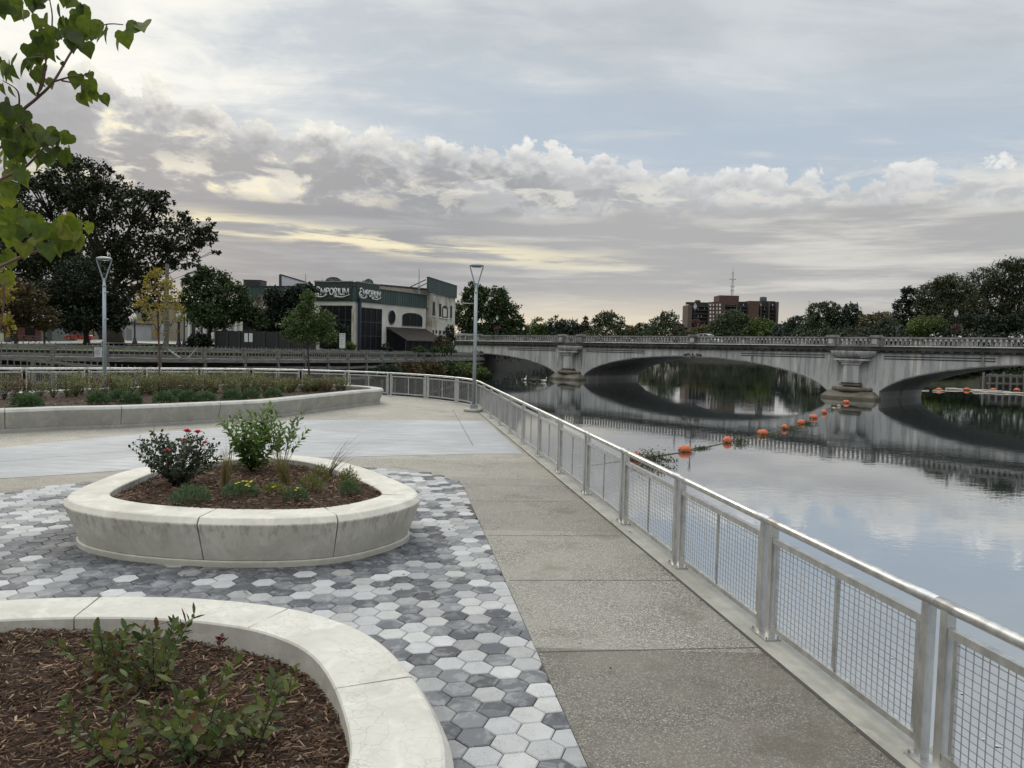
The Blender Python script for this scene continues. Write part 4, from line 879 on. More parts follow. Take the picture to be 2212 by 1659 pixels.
for cs,rise,s0,s1 in spans:
    a=(s1-cs); poly=[]
    N=44
    top=[(s0,2.12+gr(s0)),(s1,2.12+gr(s1))]; sof=[]
    aa=20.95
    for i in range(N+1):
        x=-1+2*i/N; x=math.sin(x*math.pi/2)*aa
        if cs+x<s0-.01 or cs+x>s1+.3: continue
        sof.append((min(max(cs+x,s0),s1),-3.5+(rise+.1)*math.sqrt(max(0,1-(x/aa)**2))))
    poly=[(s0,-4)]+sof+[(s1,-4),(s1,2.12+gr(s1)),(s0,2.12+gr(s0))]
    if cs<0: poly=[(s0,.1)]+sof+[(s1,-4),(s1,2.12+gr(s1)),(s0,2.12+gr(s0))]
    mb=MB(); mb.xprism(poly,BP0,BE,BN,0,BW); mb.build('arch_span',M_bridge,bridge)
    # raised band following the arch edge
    mb=MB(); ring=[p for p in sof]; outr=[(p[0],p[1]+.16) for p in ring]
    mb.xprism(ring+outr[::-1],BP0,BE,BN,-.03,.0); mb.build('arch_ring',M_bpar,bridge)
    for k in (-1,1):
        if cs<0 and k<0: continue
        lo,hi=(s1-12.5,s1-.6) if k>0 else (s0+.6,s0+12.5)
        mb=MB()
        for zz in (1.62,1.33): mb.xprism([(lo if k>0 else lo,zz+gr(lo)),(hi,zz+gr(hi)),(hi,zz+.10+gr(hi)),(lo,zz+.10+gr(lo))],BP0,BE,BN,-.05,0)
        mb.build('panel_moulding',M_corn,bridge)  # near-black tone paints the shadow lines of the moulding
    if cs>0:
        q=cs+9.95-(.4 if cs>50 else 0) if cs<50 else cs-9.4
        x=q-cs; zb=-3.5+(rise+.1)*math.sqrt(1-(x/aa)**2); mb=MB(); c=bp(q,-.09,(zb+3+gr(q))/2); mb.box(c,(.22,.16,3+gr(q)-zb),BRZ); mb.build('downspout',M_bpar,bridge)
for pc in PCS[:3]:
    g=gr(pc); pier=MB(); pier.xprism([(pc-PH,-4.2),(pc+PH,-4.2),(pc+PH,2.12+g),(pc-PH,2.12+g)],BP0,BE,BN,-.04,BW+.04); pr=pier.build('pier',M_bridge,bridge)
    c0=lambda z:bp(pc,-.03,z)
    mb=MB(); mb.lathe(c0(g),[(0,1.42),(2.05,1.42),(2.5,1.58),(2.8,1.86),(2.93,2.20),(2.93,2.25),(0,2.25)],36,1,.48,rz=BRZ); mb.build('bowl_bracket',M_bridge,pr)
    for nm,z0,z1,hw,dp,mt in (('capital_slab',1.18,1.415,2.12,1.05,M_bridge),('capital',.98,1.175,1.45,.92,M_bridge),('capital',.68,.975,1.15,.80,M_bridge),('column_shaft',-1.55,.675,.96,.68,M_bridge),('column_base',-1.72,-1.555,1.12,.82,M_corn),('column_base',-1.92,-1.725,1.28,.95,M_cut)):
        mb=MB(); c=bp(pc,-dp/2-.045,(z0+z1)/2+g*.6); mb.box(c,(hw*2,dp,z1-z0),BRZ); mb.build(nm,mt,pr)
    mb=MB(); c=bp(pc,-.735,-.42+g*.6); mb.box(c,(1.5,.02,1.9),BRZ); mb.build('column_panel',M_bridge,pr)
    mb=MB(); mb.lathe(c0(0),[(0,-1.925),(2.25,-1.93),(2.5,-2.05),(2.5,-2.35),(2.3,-2.5),(0,-2.55)],32,1,.66,rz=BRZ); mb.build('round_plinth',M_cut,pr)
    mb=MB(); cw=[]
    for hw,dp,z in ((2.75,-1.25,-2.45),(3.4,-1.95,-3.12),(3.4,-1.97,-4.2)): cw.append([bp(pc-hw,.3,z),bp(pc-hw,dp*.75,z),bp(pc-hw*.5,dp,z),bp(pc+hw*.5,dp,z),bp(pc+hw,dp*.75,z),bp(pc+hw,.3,z)])
    vs_=sum(cw,[]); fs=[tuple(range(6))[::-1]]+[(k*6+i,k*6+i+1,k*6+6+i+1,k*6+6+i) for k in range(2) for i in range(5)]; mb.add(vs_,fs); mb.build('cutwater',M_cut,pr)
# deck, cornice, conduit
def longbox(s0,s1,d0,d1,z0,z1,mb,n=1):
    mb.xprism([(s0,z0+gr(s0)),(s1,z0+gr(s1)),(s1,z1+gr(s1)),(s0,z1+gr(s0))],BP0,BE,BN,d0,d1)
S0,S1=-42.0,96.0
mb=MB(); longbox(S0,S1,0.05,BW-.05,2.125,2.75,mb); mb.build('deck',M_bridge,bridge)
mb=MB(); longbox(S0,S1,2.6,BW-2.6,2.754,2.79,mb); mb.build('roadway',M_asph,bridge)
for d0,d1,nm in ((-.38,.30,'cornice'),(BW-.3,BW+.38,'cornice')):
    mb=MB(); longbox(S0,S1,d0,d1,2.36,2.83,mb); longbox(S0,S1,d0+.17 if d0<0 else d0,d1 if d0<0 else d1-.17,2.125,2.355,mb)
    if d0<0:
        q=S0+.5
        while q<S1: longbox(q,q+.42,d0+.02,d0+.168,2.16,2.357,mb); q+=1.02
    mb.build(nm,M_corn,bridge)
for a,b in ((-36,-4.4),(2.2,43.0),(50.2,93)):
    mb=MB(); mb.tube([bp(a,-.46,2.88+gr(a)),bp((a+b)/2,-.46,2.88+gr((a+b)/2)),bp(b,-.46,2.88+gr(b))],.055,8); mb.build('conduit',M_pipe,bridge)
PEDS=[-40.5,-24.8,-3.15,1.05,23.05,43.6,49.0,70.2,91.2,95.5]
def pedestal(s,d):
    mb=MB(); z=gr(s)
    for hw,dd,z0,z1 in ((.62,.62,2.832,3.02),(.50,.50,3.021,3.93),(.66,.64,3.931,4.14),(.56,.56,4.141,4.24)): mb.box(bp(s,d,(z0+z1)/2+z),(hw*2,dd*2,z1-z0),BRZ)
    p=mb.build('pedestal',M_bpar,bridge); mb=MB(); mb.box(bp(s,d-.515,3.47+z),(.62,.03,.62),BRZ); mb.build('pedestal_panel',M_bridge,p)
for d in (.10,BW-.10):
    for s in PEDS: pedestal(s,d)
    for a,b in zip(PEDS,PEDS[1:]):
        a+=.67; b-=.67
        if b-a<.5: continue
        mb=MB(); longbox(a,b,d-.24,d+.24,2.832,3.02,mb); longbox(a,b,d-.26,d+.26,3.80,4.02,mb)
        n=int((b-a)/.55); st=(b-a)/n
        for i in range(n):
            q=a+st*(i+.5); z=gr(q); mb.box(bp(q,d,3.41+z),(.24,.15,.775),BRZ); mb.box(bp(q,d,3.10+z),(.36,.2,.15),BRZ); mb.box(bp(q,d,3.755+z),(.36,.2,.085),BRZ)
        mb.build('balustrade',M_bpar if d<5 else M_bskylit,bridge)
# scroll ornaments at the crowns
M_iron=mat('black_iron',[(.012,.012,.013),(.02,.02,.022)],.5)
def scroll(s,zc):
    mb=MB(); longbox(s-1.65,s+1.65,-.07,-.035,zc-.32,zc-.26,mb) ; pl=mb.build('ornament_plate',M_pipe,bridge)
    mb=MB(); z0=zc+gr(s)
    def C(pts,r=.045): mb.tube([bp(s+x,-.10,z0+y) for x,y in pts],r,6)
    for k in (-1,1):
        C([(k*(1.55-.0*q)+k*(-.22+.22*math.cos(1.2*q))*(1-q*.05),-.05+.20*math.sin(1.2*q)*(1-q*.08)) for q in [i*.5 for i in range(10)]])
        C([(k*1.45,-.18),(k*1.1,.10),(k*.85,.22),(k*.62,.16),(k*.62,.0),(k*.75,-.02)],.06); C([(k*1.1,.1),(k*.95,-.10),(k*.75,-.2)],.05)
    C([(.42*math.cos(a),-.0+.30*math.sin(a)) for a in [math.pi*(.95+.115*i) for i in range(10)]],.04)
    C([(0,.25),(0,-.12)],.09); C([(-.1,.1),(.1,.1)],.06)
    mb.build('scroll_ornament',M_iron,bridge)
scroll(23.05,1.40-gr(23)); scroll(-24.8,.78)
# ---- lamps on the bridge with hanging flower baskets
M_globe=mat('frosted_lantern',[(.62,.62,.58),(.72,.72,.68)],.3); M_flow=leafmat('basket_flower',[(.20,.07,.085),(.14,.055,.05),(.05,.06,.03),(.26,.12,.13)],.6,.2)
def bridge_lamp(u,vtop,d,label,hang):
    P=(BP0[0]+BN[0]*d,BP0[1]+BN[1]*d); s,zt=onplane(u,vtop,P,BE); x,y,_=bp(s,d,0); zb=2.76+gr(s)
    r=T('bridge_lamp',label,'street lamp',(x,y,zb),'black lantern posts along the bridge')
    mb=MB(); mb.lathe((x,y,zb),[(.26,0),(.26,.25),(.16,.4),(.11,.9),(.075,1.0),(.06,zt-zb-1.15),(.10,zt-zb-1.12),(.12,zt-zb-1.0)],12); mb.build('post',M_iron,r)
    h=zt-zb; mb=MB(); mb.lathe((x,y,zb),[(.10,h-.95),(.19,h-.80),(.235,h-.58),(.20,h-.40)],14); mb.build('lantern_globe',M_globe,r)
    mb=MB(); mb.lathe((x,y,zb),[(.24,h-.42),(.22,h-.32),(.10,h-.16),(.03,h-.08),(.03,h)],14); mb.build('lantern_cap',M_bpar,r)
    mb=MB(); zk=zb+h*.52
    mb.tube([(x,y,zk+.55),(x+BE[0]*.45,y+BE[1]*.45,zk+.62),(x+BE[0]*.5,y+BE[1]*.5,zk+.3)],.025,6); mb.build('basket_hook',M_iron,r)
    if hang:
        mound('flower_basket',hang,(x+BE[0]*.12,y+BE[1]*.12,zk),.62,.42,500,.22,.13,M_flow,int(u),'hanging flower baskets on the bridge lamps','flower basket',.2)
bridge_lamp(1502,654,.10,'nearest black lantern post standing over the bridge crown before the brick tower','hanging flower basket on the lantern post before the brick tower')
bridge_lamp(1466,678,BW-1.2,'lantern post on the far side of the bridge beside the lattice mast','hanging flower basket on the far lantern post beside the lattice mast')
bridge_lamp(2066,668,BW-1.2,'lantern post against the big willow trees','pinkish hanging flower basket on the lantern post against the willows')
bridge_lamp(1074,682,BW-1.2,'lantern post in front of the green tree by the bridge end','hanging flower basket in front of the green tree by the bridge end')
bridge_lamp(1023.5,666,BW+2,'lantern post mostly hidden behind the tall grey plaza lamp',None)
# ---- cars
M_glass=mat('dark_car_glass',[(.012,.014,.016),(.02,.022,.025)],.08); M_tyre=mat('tyre_rubber',[(.015,.015,.015),(.025,.025,.025)],.8); M_rim=mat('alloy_rim',[(.4,.4,.42),(.5,.5,.52)],.3,.8)
def car(x,y,z,rz,paint,label,hr=1.46):
    r=T('parked_car' if hr>1.5 else 'car',label,'car',(x,y,z)); c,s=math.cos(rz),math.sin(rz)
    def w(a,b,h): return (x+a*c-b*s,y+a*s+b*c,z+h)
    prof=[(-2.25,.35),(-2.3,.65),(-2.2,.92),(-1.5,1.0),(1.0,.98),(1.9,.86),(2.25,.70),(2.3,.42),(2.15,.28),(-2.1,.26)]
    cab=[(-1.75,.98),(-1.25,hr-.1),(-.7,hr),(.15,hr-.01),(.55,hr-.12),(1.25,.96)]
    def slab(pf,hw,top=1.0):
        mb=MB(); n=len(pf); vs=[]
        for b,sc in ((-hw,.96),(-hw*.86,1),(hw*.86,1),(hw,.96)): vs+=[w(a*sc,b if b in(-hw,hw) else b*1.1,(h-.62)*sc+.62) for a,h in pf]
        fs=[(k*n+i,(k+1)*n+i,(k+1)*n+(i+1)%n,k*n+(i+1)%n) for k in range(3) for i in range(n)]+[tuple(range(n-1,-1,-1)),tuple(range(3*n,4*n))]; mb.add(vs,fs,False); return mb
    slab(prof,.88).build('body',paint,r)
    mb=MB(); n=len(cab); vs=[w(a,-.80+.18*(h-.98)/.48,h) for a,h in cab]+[w(a,.80-.18*(h-.98)/.48,h) for a,h in cab]; mb.add(vs,[tuple(range(n)),tuple(range(2*n-1,n-1,-1))]+[(i,n+i,n+i+1,i+1) for i in range(n-1)]); mb.build('cabin_glass',M_glass,r)
    mb=MB()
    for b in (-1,1):
        hw=lambda h:b*(.815-.18*(h-.98)/.48)
        mb.tube([w(a,hw(h),h+.015) for a,h in cab],.035,6)
        mb.tube([w(-.25,hw(hr),hr),w(-.2,hw(.98),.98)],.035,6)
    vs=[w(a,b*.62,h+.025) for a,h in cab[1:5] for b in (-1,1)]; mb.add(vs,[(2*i,2*i+1,2*i+3,2*i+2) for i in range(3)]); mb.build('roof',paint,r)
    for a in (-1.4,1.4):
        for b in (-.80,.80):
            mb=MB(); mb.bar(w(a,b-.1,.32),w(a,b+.1,.32),.32,n=18); wl=mb.build('wheel',M_tyre,r); mb=MB(); mb.bar(w(a,b-.105,.32),w(a,b+.105,.32),.19,n=12); mb.build('rim',M_rim,wl)
    for b in (-.6,.6):
        mb=MB(); mb.box(w(2.2,b,.68),(.16,.36,.14),rz); mb.build('headlight',M_globe,r)
        mb=MB(); mb.box(w(-2.2,b,.78),(.14,.34,.14),rz); mb.build('tail_light',mat('tail_lens',[(.3,.01,.01),(.4,.02,.02)],.2),r)
M_silver=mat('silver_paint',[(.55,.56,.57),(.60,.61,.62)],.25,.6); M_redp=mat('red_paint',[(.36,.045,.03),(.42,.06,.04)],.4)
q=onplane(1527,724,(BP0[0]+BN[0]*4.5,BP0[1]+BN[1]*4.5),BE)[0]; p=bp(q,4.5,2.80+gr(q)); car(p[0],p[1],p[2],BRZ,M_silver,'silver car driving over the bridge, mostly hidden by the balustrade',1.63)
# ================================================================ buoys, weeds, birds, boat
def buoy_mat():
    m,t=newmat('orange_buoy'); o=t.n('ShaderNodeTexCoord').outputs['Object']; z=t.n('ShaderNodeSeparateXYZ'); t.set(z.inputs[0],o); n=t.noise(o,7,6,.65)
    c=t.ramp(n,[(.3,(.44,.085,.03)),(.55,(.58,.135,.05)),(.72,(.66,.24,.12))]); c=t.mix(t.m('MULTIPLY',t.ss(t.m('ADD',z.outputs[2],t.m('MULTIPLY',n,.12)),.15,.07),.8),c,(.06,.045,.02)); finish(t,c,.55); return m
M_buoy=buoy_mat(); M_rope=mat('wet_rope',[(.10,.09,.06),(.18,.16,.11)],.8)
L_weed=leafmat('water_weed',[(.03,.05,.015),(.06,.075,.02),(.09,.085,.035)],.6,.2)
bu=[(1372,992),(1479,976),(1571,956),(1647,939),(1695,927),(1730,916),(1757,904),(1780,893),(1801,884),(1812,878),(1828,871)]
wpos=[gp(u,v,ZW) for u,v in bu]
blab=['orange buoy half hidden behind the railing mesh','orange buoy nearest the railing in open water','largest looking orange buoy, second in open water','third orange buoy in open water along the chain','fourth orange buoy, sitting in floating weed','fifth orange buoy along the chain toward the pier','sixth orange buoy along the chain toward the pier','seventh orange buoy along the chain toward the pier','small pale orange float in the chain','smallest float of the chain close to the pier','last orange buoy in front of the bridge pier']
for i,(p,lb) in enumerate(zip(wpos,blab)):
    a=wpos[max(i-1,0)]; b=wpos[min(i+1,len(wpos)-1)]; rz=math.atan2(b[1]-a[1],b[0]-a[0])+random.uniform(-.9,.9) if i not in(8,9) else .4; sz=(.85,.88,.92,.86,.85,.85,.85,.85,.5,.45,.85)[i]
    r=T('buoy',lb,'buoy',p,'orange buoys chained across the river')
    mb=MB(); prof=[(0,-.40),(.13,-.39),(.23,-.34),(.285,-.24),(.30,-.10),(.30,.10),(.285,.24),(.23,.34),(.13,.39),(0,.40)]
    n=20; vs=[];c,s=math.cos(rz),math.sin(rz)
    for k in range(n):
        t=2*math.pi*k/n
        for rr,l in prof: yy,zz=rr*math.cos(t)*sz,rr*math.sin(t)*sz; l2=l*sz; vs.append((p[0]+l2*c-yy*s,p[1]+l2*s+yy*c,p[2]+.13*sz+zz))
    m_=len(prof); mb.add(vs,[(k*m_+q,((k+1)%n)*m_+q,((k+1)%n)*m_+q+1,k*m_+q+1) for k in range(n) for q in range(m_-1)],True); mb.build('float',M_buoy if i not in(8,9) else mat('faded_buoy',[(.5,.32,.24),(.6,.42,.34)],.6),r)
    mb=MB(); mb.bar((p[0]+c*.38*sz,p[1]+s*.38*sz,p[2]+.13*sz),(p[0]+c*.47*sz,p[1]+s*.47*sz,p[2]+.10*sz),.05*sz,n=8); mb.bar((p[0]-c*.38*sz,p[1]-s*.38*sz,p[2]+.13*sz),(p[0]-c*.47*sz,p[1]-s*.47*sz,p[2]+.10*sz),.05*sz,n=8); mb.build('end_cap',M_rope,r)
mb=MB(); pts=[(p[0],p[1],ZW+.015) for p in wpos]; pts=[Vector((2*pts[0][0]-pts[1][0]*1.0-6,pts[0][1]-9,ZW-.1))]+[Vector(p) for p in pts]
mb.tube([q+Vector((0,0,.0)) for q in catmull(pts,6)],.03,6); tag(mb.build('buoy_rope',M_rope),'wet rope linking the orange buoys across the water','rope')
def weed(u,v,rx,ry,n,label,rz=.12,seed=1,h=0,rot=0.0):
    rg=np.random.RandomState(seed); p=gp(u,v,ZW); root=T('floating_weed',label,'water weed',p); d=rg.normal(0,.5,(n,3)); x=d[:,0]*rx; y=d[:,1]*ry; c,s=math.cos(rot),math.sin(rot)
    P=np.stack([p[0]+x*c-y*s,p[1]+x*s+y*c,p[2]+np.abs(d[:,2])*rz+.01],1); leaves('foliage',P,rdir(rg,n,h),rdir(rg,n,.8),.16*rg.uniform(.5,1.3,n),.05,'quad',L_weed,root)
weed(1408,1000,1.1,.55,900,'dark clump of leafy weed caught beside the railing and the hidden buoy',.55,1,.8,-.3)
weed(1515,969,.9,.25,260,'thin drift of weed trailing from the nearest open water buoy',.06,2,0,.75)
weed(1597,957,.45,.25,200,'small tuft of weed behind the second open water buoy',.25,3,.6)
weed(1712,928,1.0,.5,420,'green weed mat around the fourth open water buoy',.30,4,.5)
weed(1745,916,.7,.3,240,'weed streak between two buoys in mid chain',.2,5,.3)
weed(1800,886,.8,.4,160,'brown debris tangled in the small floats',.15,6,.1)
weed(1660,943,1.6,.18,260,'long thin scum line of weed along the rope',.03,7,0,.75)
M_foam=mat('pale_flotsam',[(.42,.41,.38),(.56,.55,.51)],.7)
mb=MB(); rr=random.Random(3)
for i in range(114):
    u,v=(rr.uniform(1250,1800),rr.uniform(880,960)) if i<100 else (rr.uniform(1900,2200),rr.uniform(1400,1640)); p=gp(u,v,ZW+.012); k=rr.uniform(.03,.08) if i<100 else rr.uniform(.015,.035); a=rr.uniform(0,6.28); n=6
    mb.add([(p[0]+k*math.cos(a+q*6.283/n)*rr.uniform(.6,1.6),p[1]+k*math.sin(a+q*6.283/n)*rr.uniform(.6,1.2),p[2]) for q in range(n)],[tuple(range(n))])
tag(mb.build('flotsam',M_foam),'pale leaf flecks scattered over the dark water','flotsam',None,'stuff')
def goose(u,v,white,rz,label,up=True):
    p=gp(u,v,ZW); r=T('goose',label,'goose',p,'geese on the water by the pier'); c,s=math.cos(rz),math.sin(rz); w=lambda a,b,h:Vector((p[0]+a*c-b*s,p[1]+a*s+b*c,p[2]+h))
    pts=[w(-.52,0,.24),w(-.42,0,.20),w(-.2,0,.16),w(.1,0,.15),w(.3,0,.20),w(.38,0,.34),w(.36,0,.52),w(.37,0,.64),w(.43,0,.70),w(.50,0,.68),w(.58,0,.65)]; rad=[.02,.09,.19,.21,.14,.075,.05,.05,.065,.05,.015]
    mb=MB(); mb.tube(pts,rad,12); mb.build('body',mat('white_feather',[(.62,.60,.55),(.72,.70,.66)],.8) if white else mat('dark_feather',[(.05,.04,.035),(.09,.075,.06)],.8),r)
    mb=MB(); mb.tube([w(-.35,.14,.25),w(0,.19,.26),w(.2,.12,.24)],[.02,.05,.02],6); mb.tube([w(-.35,-.14,.25),w(0,-.19,.26),w(.2,-.12,.24)],[.02,.05,.02],6); mb.build('wing',M_bpar if white else M_iron,r)
for a in ((1134.5,822,True,1.2,'white goose on its own, farthest from the pier'),(1148,822,False,.4,'dark goose with raised neck beside the pale water'),(1153,824,False,2.6,'second dark goose close behind the raised neck one'),(1158,821,False,.2,'dark goose leaning forward in the middle of the group'),(1167,824,False,3.0,'dark goose resting low near the pier'),(1175,825,True,-.5,'white goose nearest to the pier')): goose(*a)
# rowing boat far behind the middle arch
def kayak(u,v):
    p=gp(u,v,ZW); r=T('rowing_boat','slim rowing boat far beyond the middle arch','boat',p); mb=MB(); n=9; pts=[];
    for i in range(n): 
        t=i/(n-1)*2-1; pts.append((p[0]+t*2.6,p[1]-t*.5,p[2]+.08+.12*t**4))
    mb.tube(pts,[.02+.30*(1-(i/(n-1)*2-1)**2)**.7 for i in range(n)],10); mb.build('hull',M_pipe,r)
    for q,lb in ((-.5,'dark clothed person sitting at the far end of the rowing boat'),(.7,'dark clothed person sitting at the near end of the rowing boat')):
        b=Vector((p[0]+q,p[1]-q*.2,p[2]+.2)); pr=T('person',lb,'person',b); mb=MB(); mb.tube([b,b+Vector((.02,0,.25)),b+Vector((.06,0,.52)),b+Vector((.07,0,.62)),b+Vector((.08,0,.68)),b+Vector((.10,-.02,.80)),b+Vector((.10,-.02,.90))],[.17,.19,.21,.10,.06,.105,.03],12)
        for k in (-1,1): mb.tube([b+Vector((.06,.2*k,.52)),b+Vector((.22,.28*k,.36)),b+Vector((.5,.2*k,.34))],[.06,.05,.035],8); mb.tube([b+Vector((0,.1*k,.05)),b+Vector((.35,.12*k,.22)),b+Vector((.75,.1*k,.05))],[.09,.08,.05],8)
        mb.build('body',M_iron,pr)
        mb=MB(); mb.tube([b+Vector((.5,-1.4,.1)),b+Vector((.5,1.4,.4))],.03,6); tag(mb.build('oar',M_pipe),'oar held by the '+('far' if q<0 else 'near')+' rower','oar')
kayak(1346,815)
# ================================================================ far banks
M_grass=mat('bank_grass',[(.028,.045,.014),(.05,.075,.02),(.085,.10,.035)],.9,scale=.35,det=8,bump=.5,bscale=3,bdist=.1)
M_litter=mat('shaded_leaf_litter',[(.014,.017,.008),(.03,.035,.015),(.05,.052,.022)],.95,scale=.6,det=8,bump=.6,bscale=3,bdist=.15)  # leaf litter, darkened further to carry the shade on the wooded bank
M_mud=mat('bank_earth',[(.018,.016,.011),(.04,.035,.022)],.95,scale=.5,bump=.5,bscale=2,bdist=.2)
M_path=mat('pale_path',[(.30,.285,.25),(.40,.385,.35)],.85,scale=.8)
M_lot=mat('parking_lot',[(.20,.195,.185),(.29,.28,.265)],.9,scale=.25,det=7)
M_wood=mat('weathered_timber',[(.085,.08,.068),(.17,.165,.148),(.27,.265,.245)],.9,scale=1.6,det=8,stretch=(1,1,7),bump=.3,bscale=9,bdist=.02)
M_wooddark=mat('dark_timber_and_shade',[(.012,.011,.009),(.035,.031,.025)],.9,scale=1,stretch=(1,1,5))
BW_=[(-62,52.5),(-47,57.5),(-38.5,59.8),(-31,62.2),(-26.5,66.5),(-22.3,72.5),(-18.2,82.5),(-14.6,94),(-10.9,113),(-8.2,130),(-5.4,144)]
bwl=catmull([Vector(p) for p in BW_],8)
bank_in=offset_line(bwl,-1.8)                  # land side (left of travel is away from the river)
def zo(p): return -1.15*min(1,max(0,(p[1]-61)/82))      # the boardwalk falls toward the bridge
BL2=[(-6.5,150),(-4,165),(1,200),(12,260),(27,340),(40,440),(60,470)]
left=[(p.x,p.y,1.1+min(0,zo(p)+.08)) for p in bank_in]+[(a,b,.4) for a,b in BL2]+[(-400,480,1.1),(-400,60,1.1),(-62,54.3,1.1)]
fill_sheet('far_bank_lawn',left,None,M_grass)
sk=MB(); kl=bank_in+[Vector(p) for p in BL2]; ko_=offset_line(kl,1.1)
for i in range(len(kl)-1): 
    a,b,c,d=kl[i],kl[i+1],ko_[i+1],ko_[i]; za=1.1+min(0,zo(a)+.08) if a.y<148 else .4; zb=1.1+min(0,zo(b)+.08) if b.y<148 else .4; sk.add([(a.x,a.y,za),(b.x,b.y,zb),(c.x,c.y,-4),(d.x,d.y,-4)],[(0,1,2,3),(3,2,1,0)][:1])
struct(sk.build('river_bank',M_mud))
far=[(60,470),(110,462),(170,456),(250,452),(420,440),(2600,440),(2600,5600),(-2600,5600),(-2600,480),(-400,480)]
fill_sheet('distant_land',far,.6,M_grass)
dk=MB(); fl=[Vector(p) for p in far[:6]]
for a,b in zip(fl,fl[1:]): dk.add([(a.x,a.y,.6),(b.x,b.y,.6),(b.x,b.y-6,-4),(a.x,a.y-6,-4)],[(0,3,2,1)])
struct(dk.build('distant_bank',M_mud))
RL=[(190,60),(150,98),(120,122),(100,134),(84,141),(73,151),(71,172),(79,205),(92,245),(108,300),(160,370),(240,420),(330,445)]
rl=catmull([Vector(p) for p in RL],4); rows=[(0,-4.0),(1.5,-3.1),(5,-1.2),(13,.8),(30,2.2),(120,2.6),(700,2.6)]
mb=MB(); vs_=[]
for p,q in zip(rl,[offset_line(rl,1.0)[i]-rl[i] for i in range(len(rl))]):
    for k,(o_,z) in enumerate(rows): vs_.append((p.x+q.x*o_,p.y+q.y*o_,z+(.25*mnoise.noise(Vector((p.x*.2,p.y*.2,k*3.0))) if k else 0)))
R_=len(rows); mb.add(vs_,[(i*R_+k,i*R_+k+1,(i+1)*R_+k+1,(i+1)*R_+k) for i in range(len(rl)-1) for k in range(R_-1)],True); struct(mb.build('wooded_bank_slope',M_litter))
# path, lot and lawn strips on the left bank
def strip(name,pts,z,m): fill_sheet(name,[gp(u,v,1.1)[:2] for u,v in pts],z,m)
strip('bank_path',[(-60,741),(60,737.5),(175,736.8),(300,737.6),(420,741),(420,744.5),(300,741.5),(175,741),(60,742),(-60,747)],1.106,M_path)
strip('parking_lot',[(185,735),(300,731.5),(420,733),(540,737),(640,740.5),(640,748),(500,746),(420,740.5),(300,737),(190,736)],1.112,M_lot)
# ---- boardwalk
bd=T('timber_boardwalk','old weathered timber boardwalk with picket railing along the far bank','boardwalk',(-30,62,ZW))
sl_=arclen(bwl); tot_=sl_[-1]
def onb(q):
    q=min(max(q,0),tot_-1e-4)
    for k in range(len(sl_)-1):
        if sl_[k+1]>=q: return bwl[k].lerp(bwl[k+1],(q-sl_[k])/(sl_[k+1]-sl_[k]))
nb_=int(tot_/3.75); bl=tot_/nb_; rr=random.Random(9)
zdk=.60
def plank(mb,a,b,z0,z1,off,th,jit=0,fall=True):
    d=(b-a).normalized(); n=Vector((d.y,-d.x)); p=a+n*off; q=b+n*off; j=rr.uniform(-jit,jit)+(zo(a) if fall else 0); k=rr.uniform(-jit,jit)+(zo(b) if fall else 0); t=n*th/2
    mb.add([(p.x-t.x,p.y-t.y,z0+j),(q.x-t.x,q.y-t.y,z0+k),(q.x+t.x,q.y+t.y,z0+k),(p.x+t.x,p.y+t.y,z0+j),(p.x-t.x,p.y-t.y,z1+j),(q.x-t.x,q.y-t.y,z1+k),(q.x+t.x,q.y+t.y,z1+k),(p.x+t.x,p.y+t.y,z1+j)],[(0,3,2,1),(4,5,6,7),(0,1,5,4),(1,2,6,5),(2,3,7,6),(3,0,4,7)])
for i in range(nb_):
    a,b=onb(i*bl),onb((i+1)*bl); d=(b-a).normalized(); n=Vector((d.y,-d.x)); rz=math.atan2(d.y,d.x); a2,b2=a+d*.06,b-d*.06
    mb=MB(); mb.box((a.x,a.y,(1.62+zo(a)-3.6)/2),(.26,.26,1.62+zo(a)+3.6),rz); mb.build('post',M_wood,bd)
    mb=MB(); plank(mb,a2,b2,1.30,1.58,.02,.08,.02); mb.build('top_rail',M_wood,bd)
    mb=MB(); plank(mb,a2,b2,zdk+.10,zdk+.32,.02,.08,.02); mb.build('lower_rail',M_wood,bd)
    mb=MB(); plank(mb,a2,b2,zdk-.30,zdk-.03,.14,.16,.01); mb.build('edge_beam',M_wood,bd)
    mb=MB(); k=int(bl/.36)
    for q in range(k):
        p=a.lerp(b,(q+.5)/k)-n*1.55; h=1.72+rr.uniform(-.05,.05); mb.box((p.x,p.y,(h+zdk)/2+zo(p)),(.07,.05,h-zdk),rz)
    plank(mb,a-n*1.55,b-n*1.55,1.28,1.36,.0,.05); plank(mb,a-n*1.55,b-n*1.55,zdk+.2,zdk+.28,.0,.05); mb.build('picket_slats',M_wood,bd)
    mb=MB(); plank(mb,a,b,zdk-.025,zdk+.03,-.75,1.7); mb.build('deck_boards',M_wood,bd)
    mb=MB(); plank(mb,a2,b2,-.35,-.08,-.05,.12,.05); plank(mb,a2,b2,-1.5,-1.25,-.05,.12,.05); mb.build('cross_beam',M_wood,bd)
    mb=MB(); plank(mb,a,b,-3.9,zdk-.05,-1.4,.12); mb.build('underdeck_shade_sheet',M_wooddark,bd)  # added dark sheet, paints the black shade under the deck
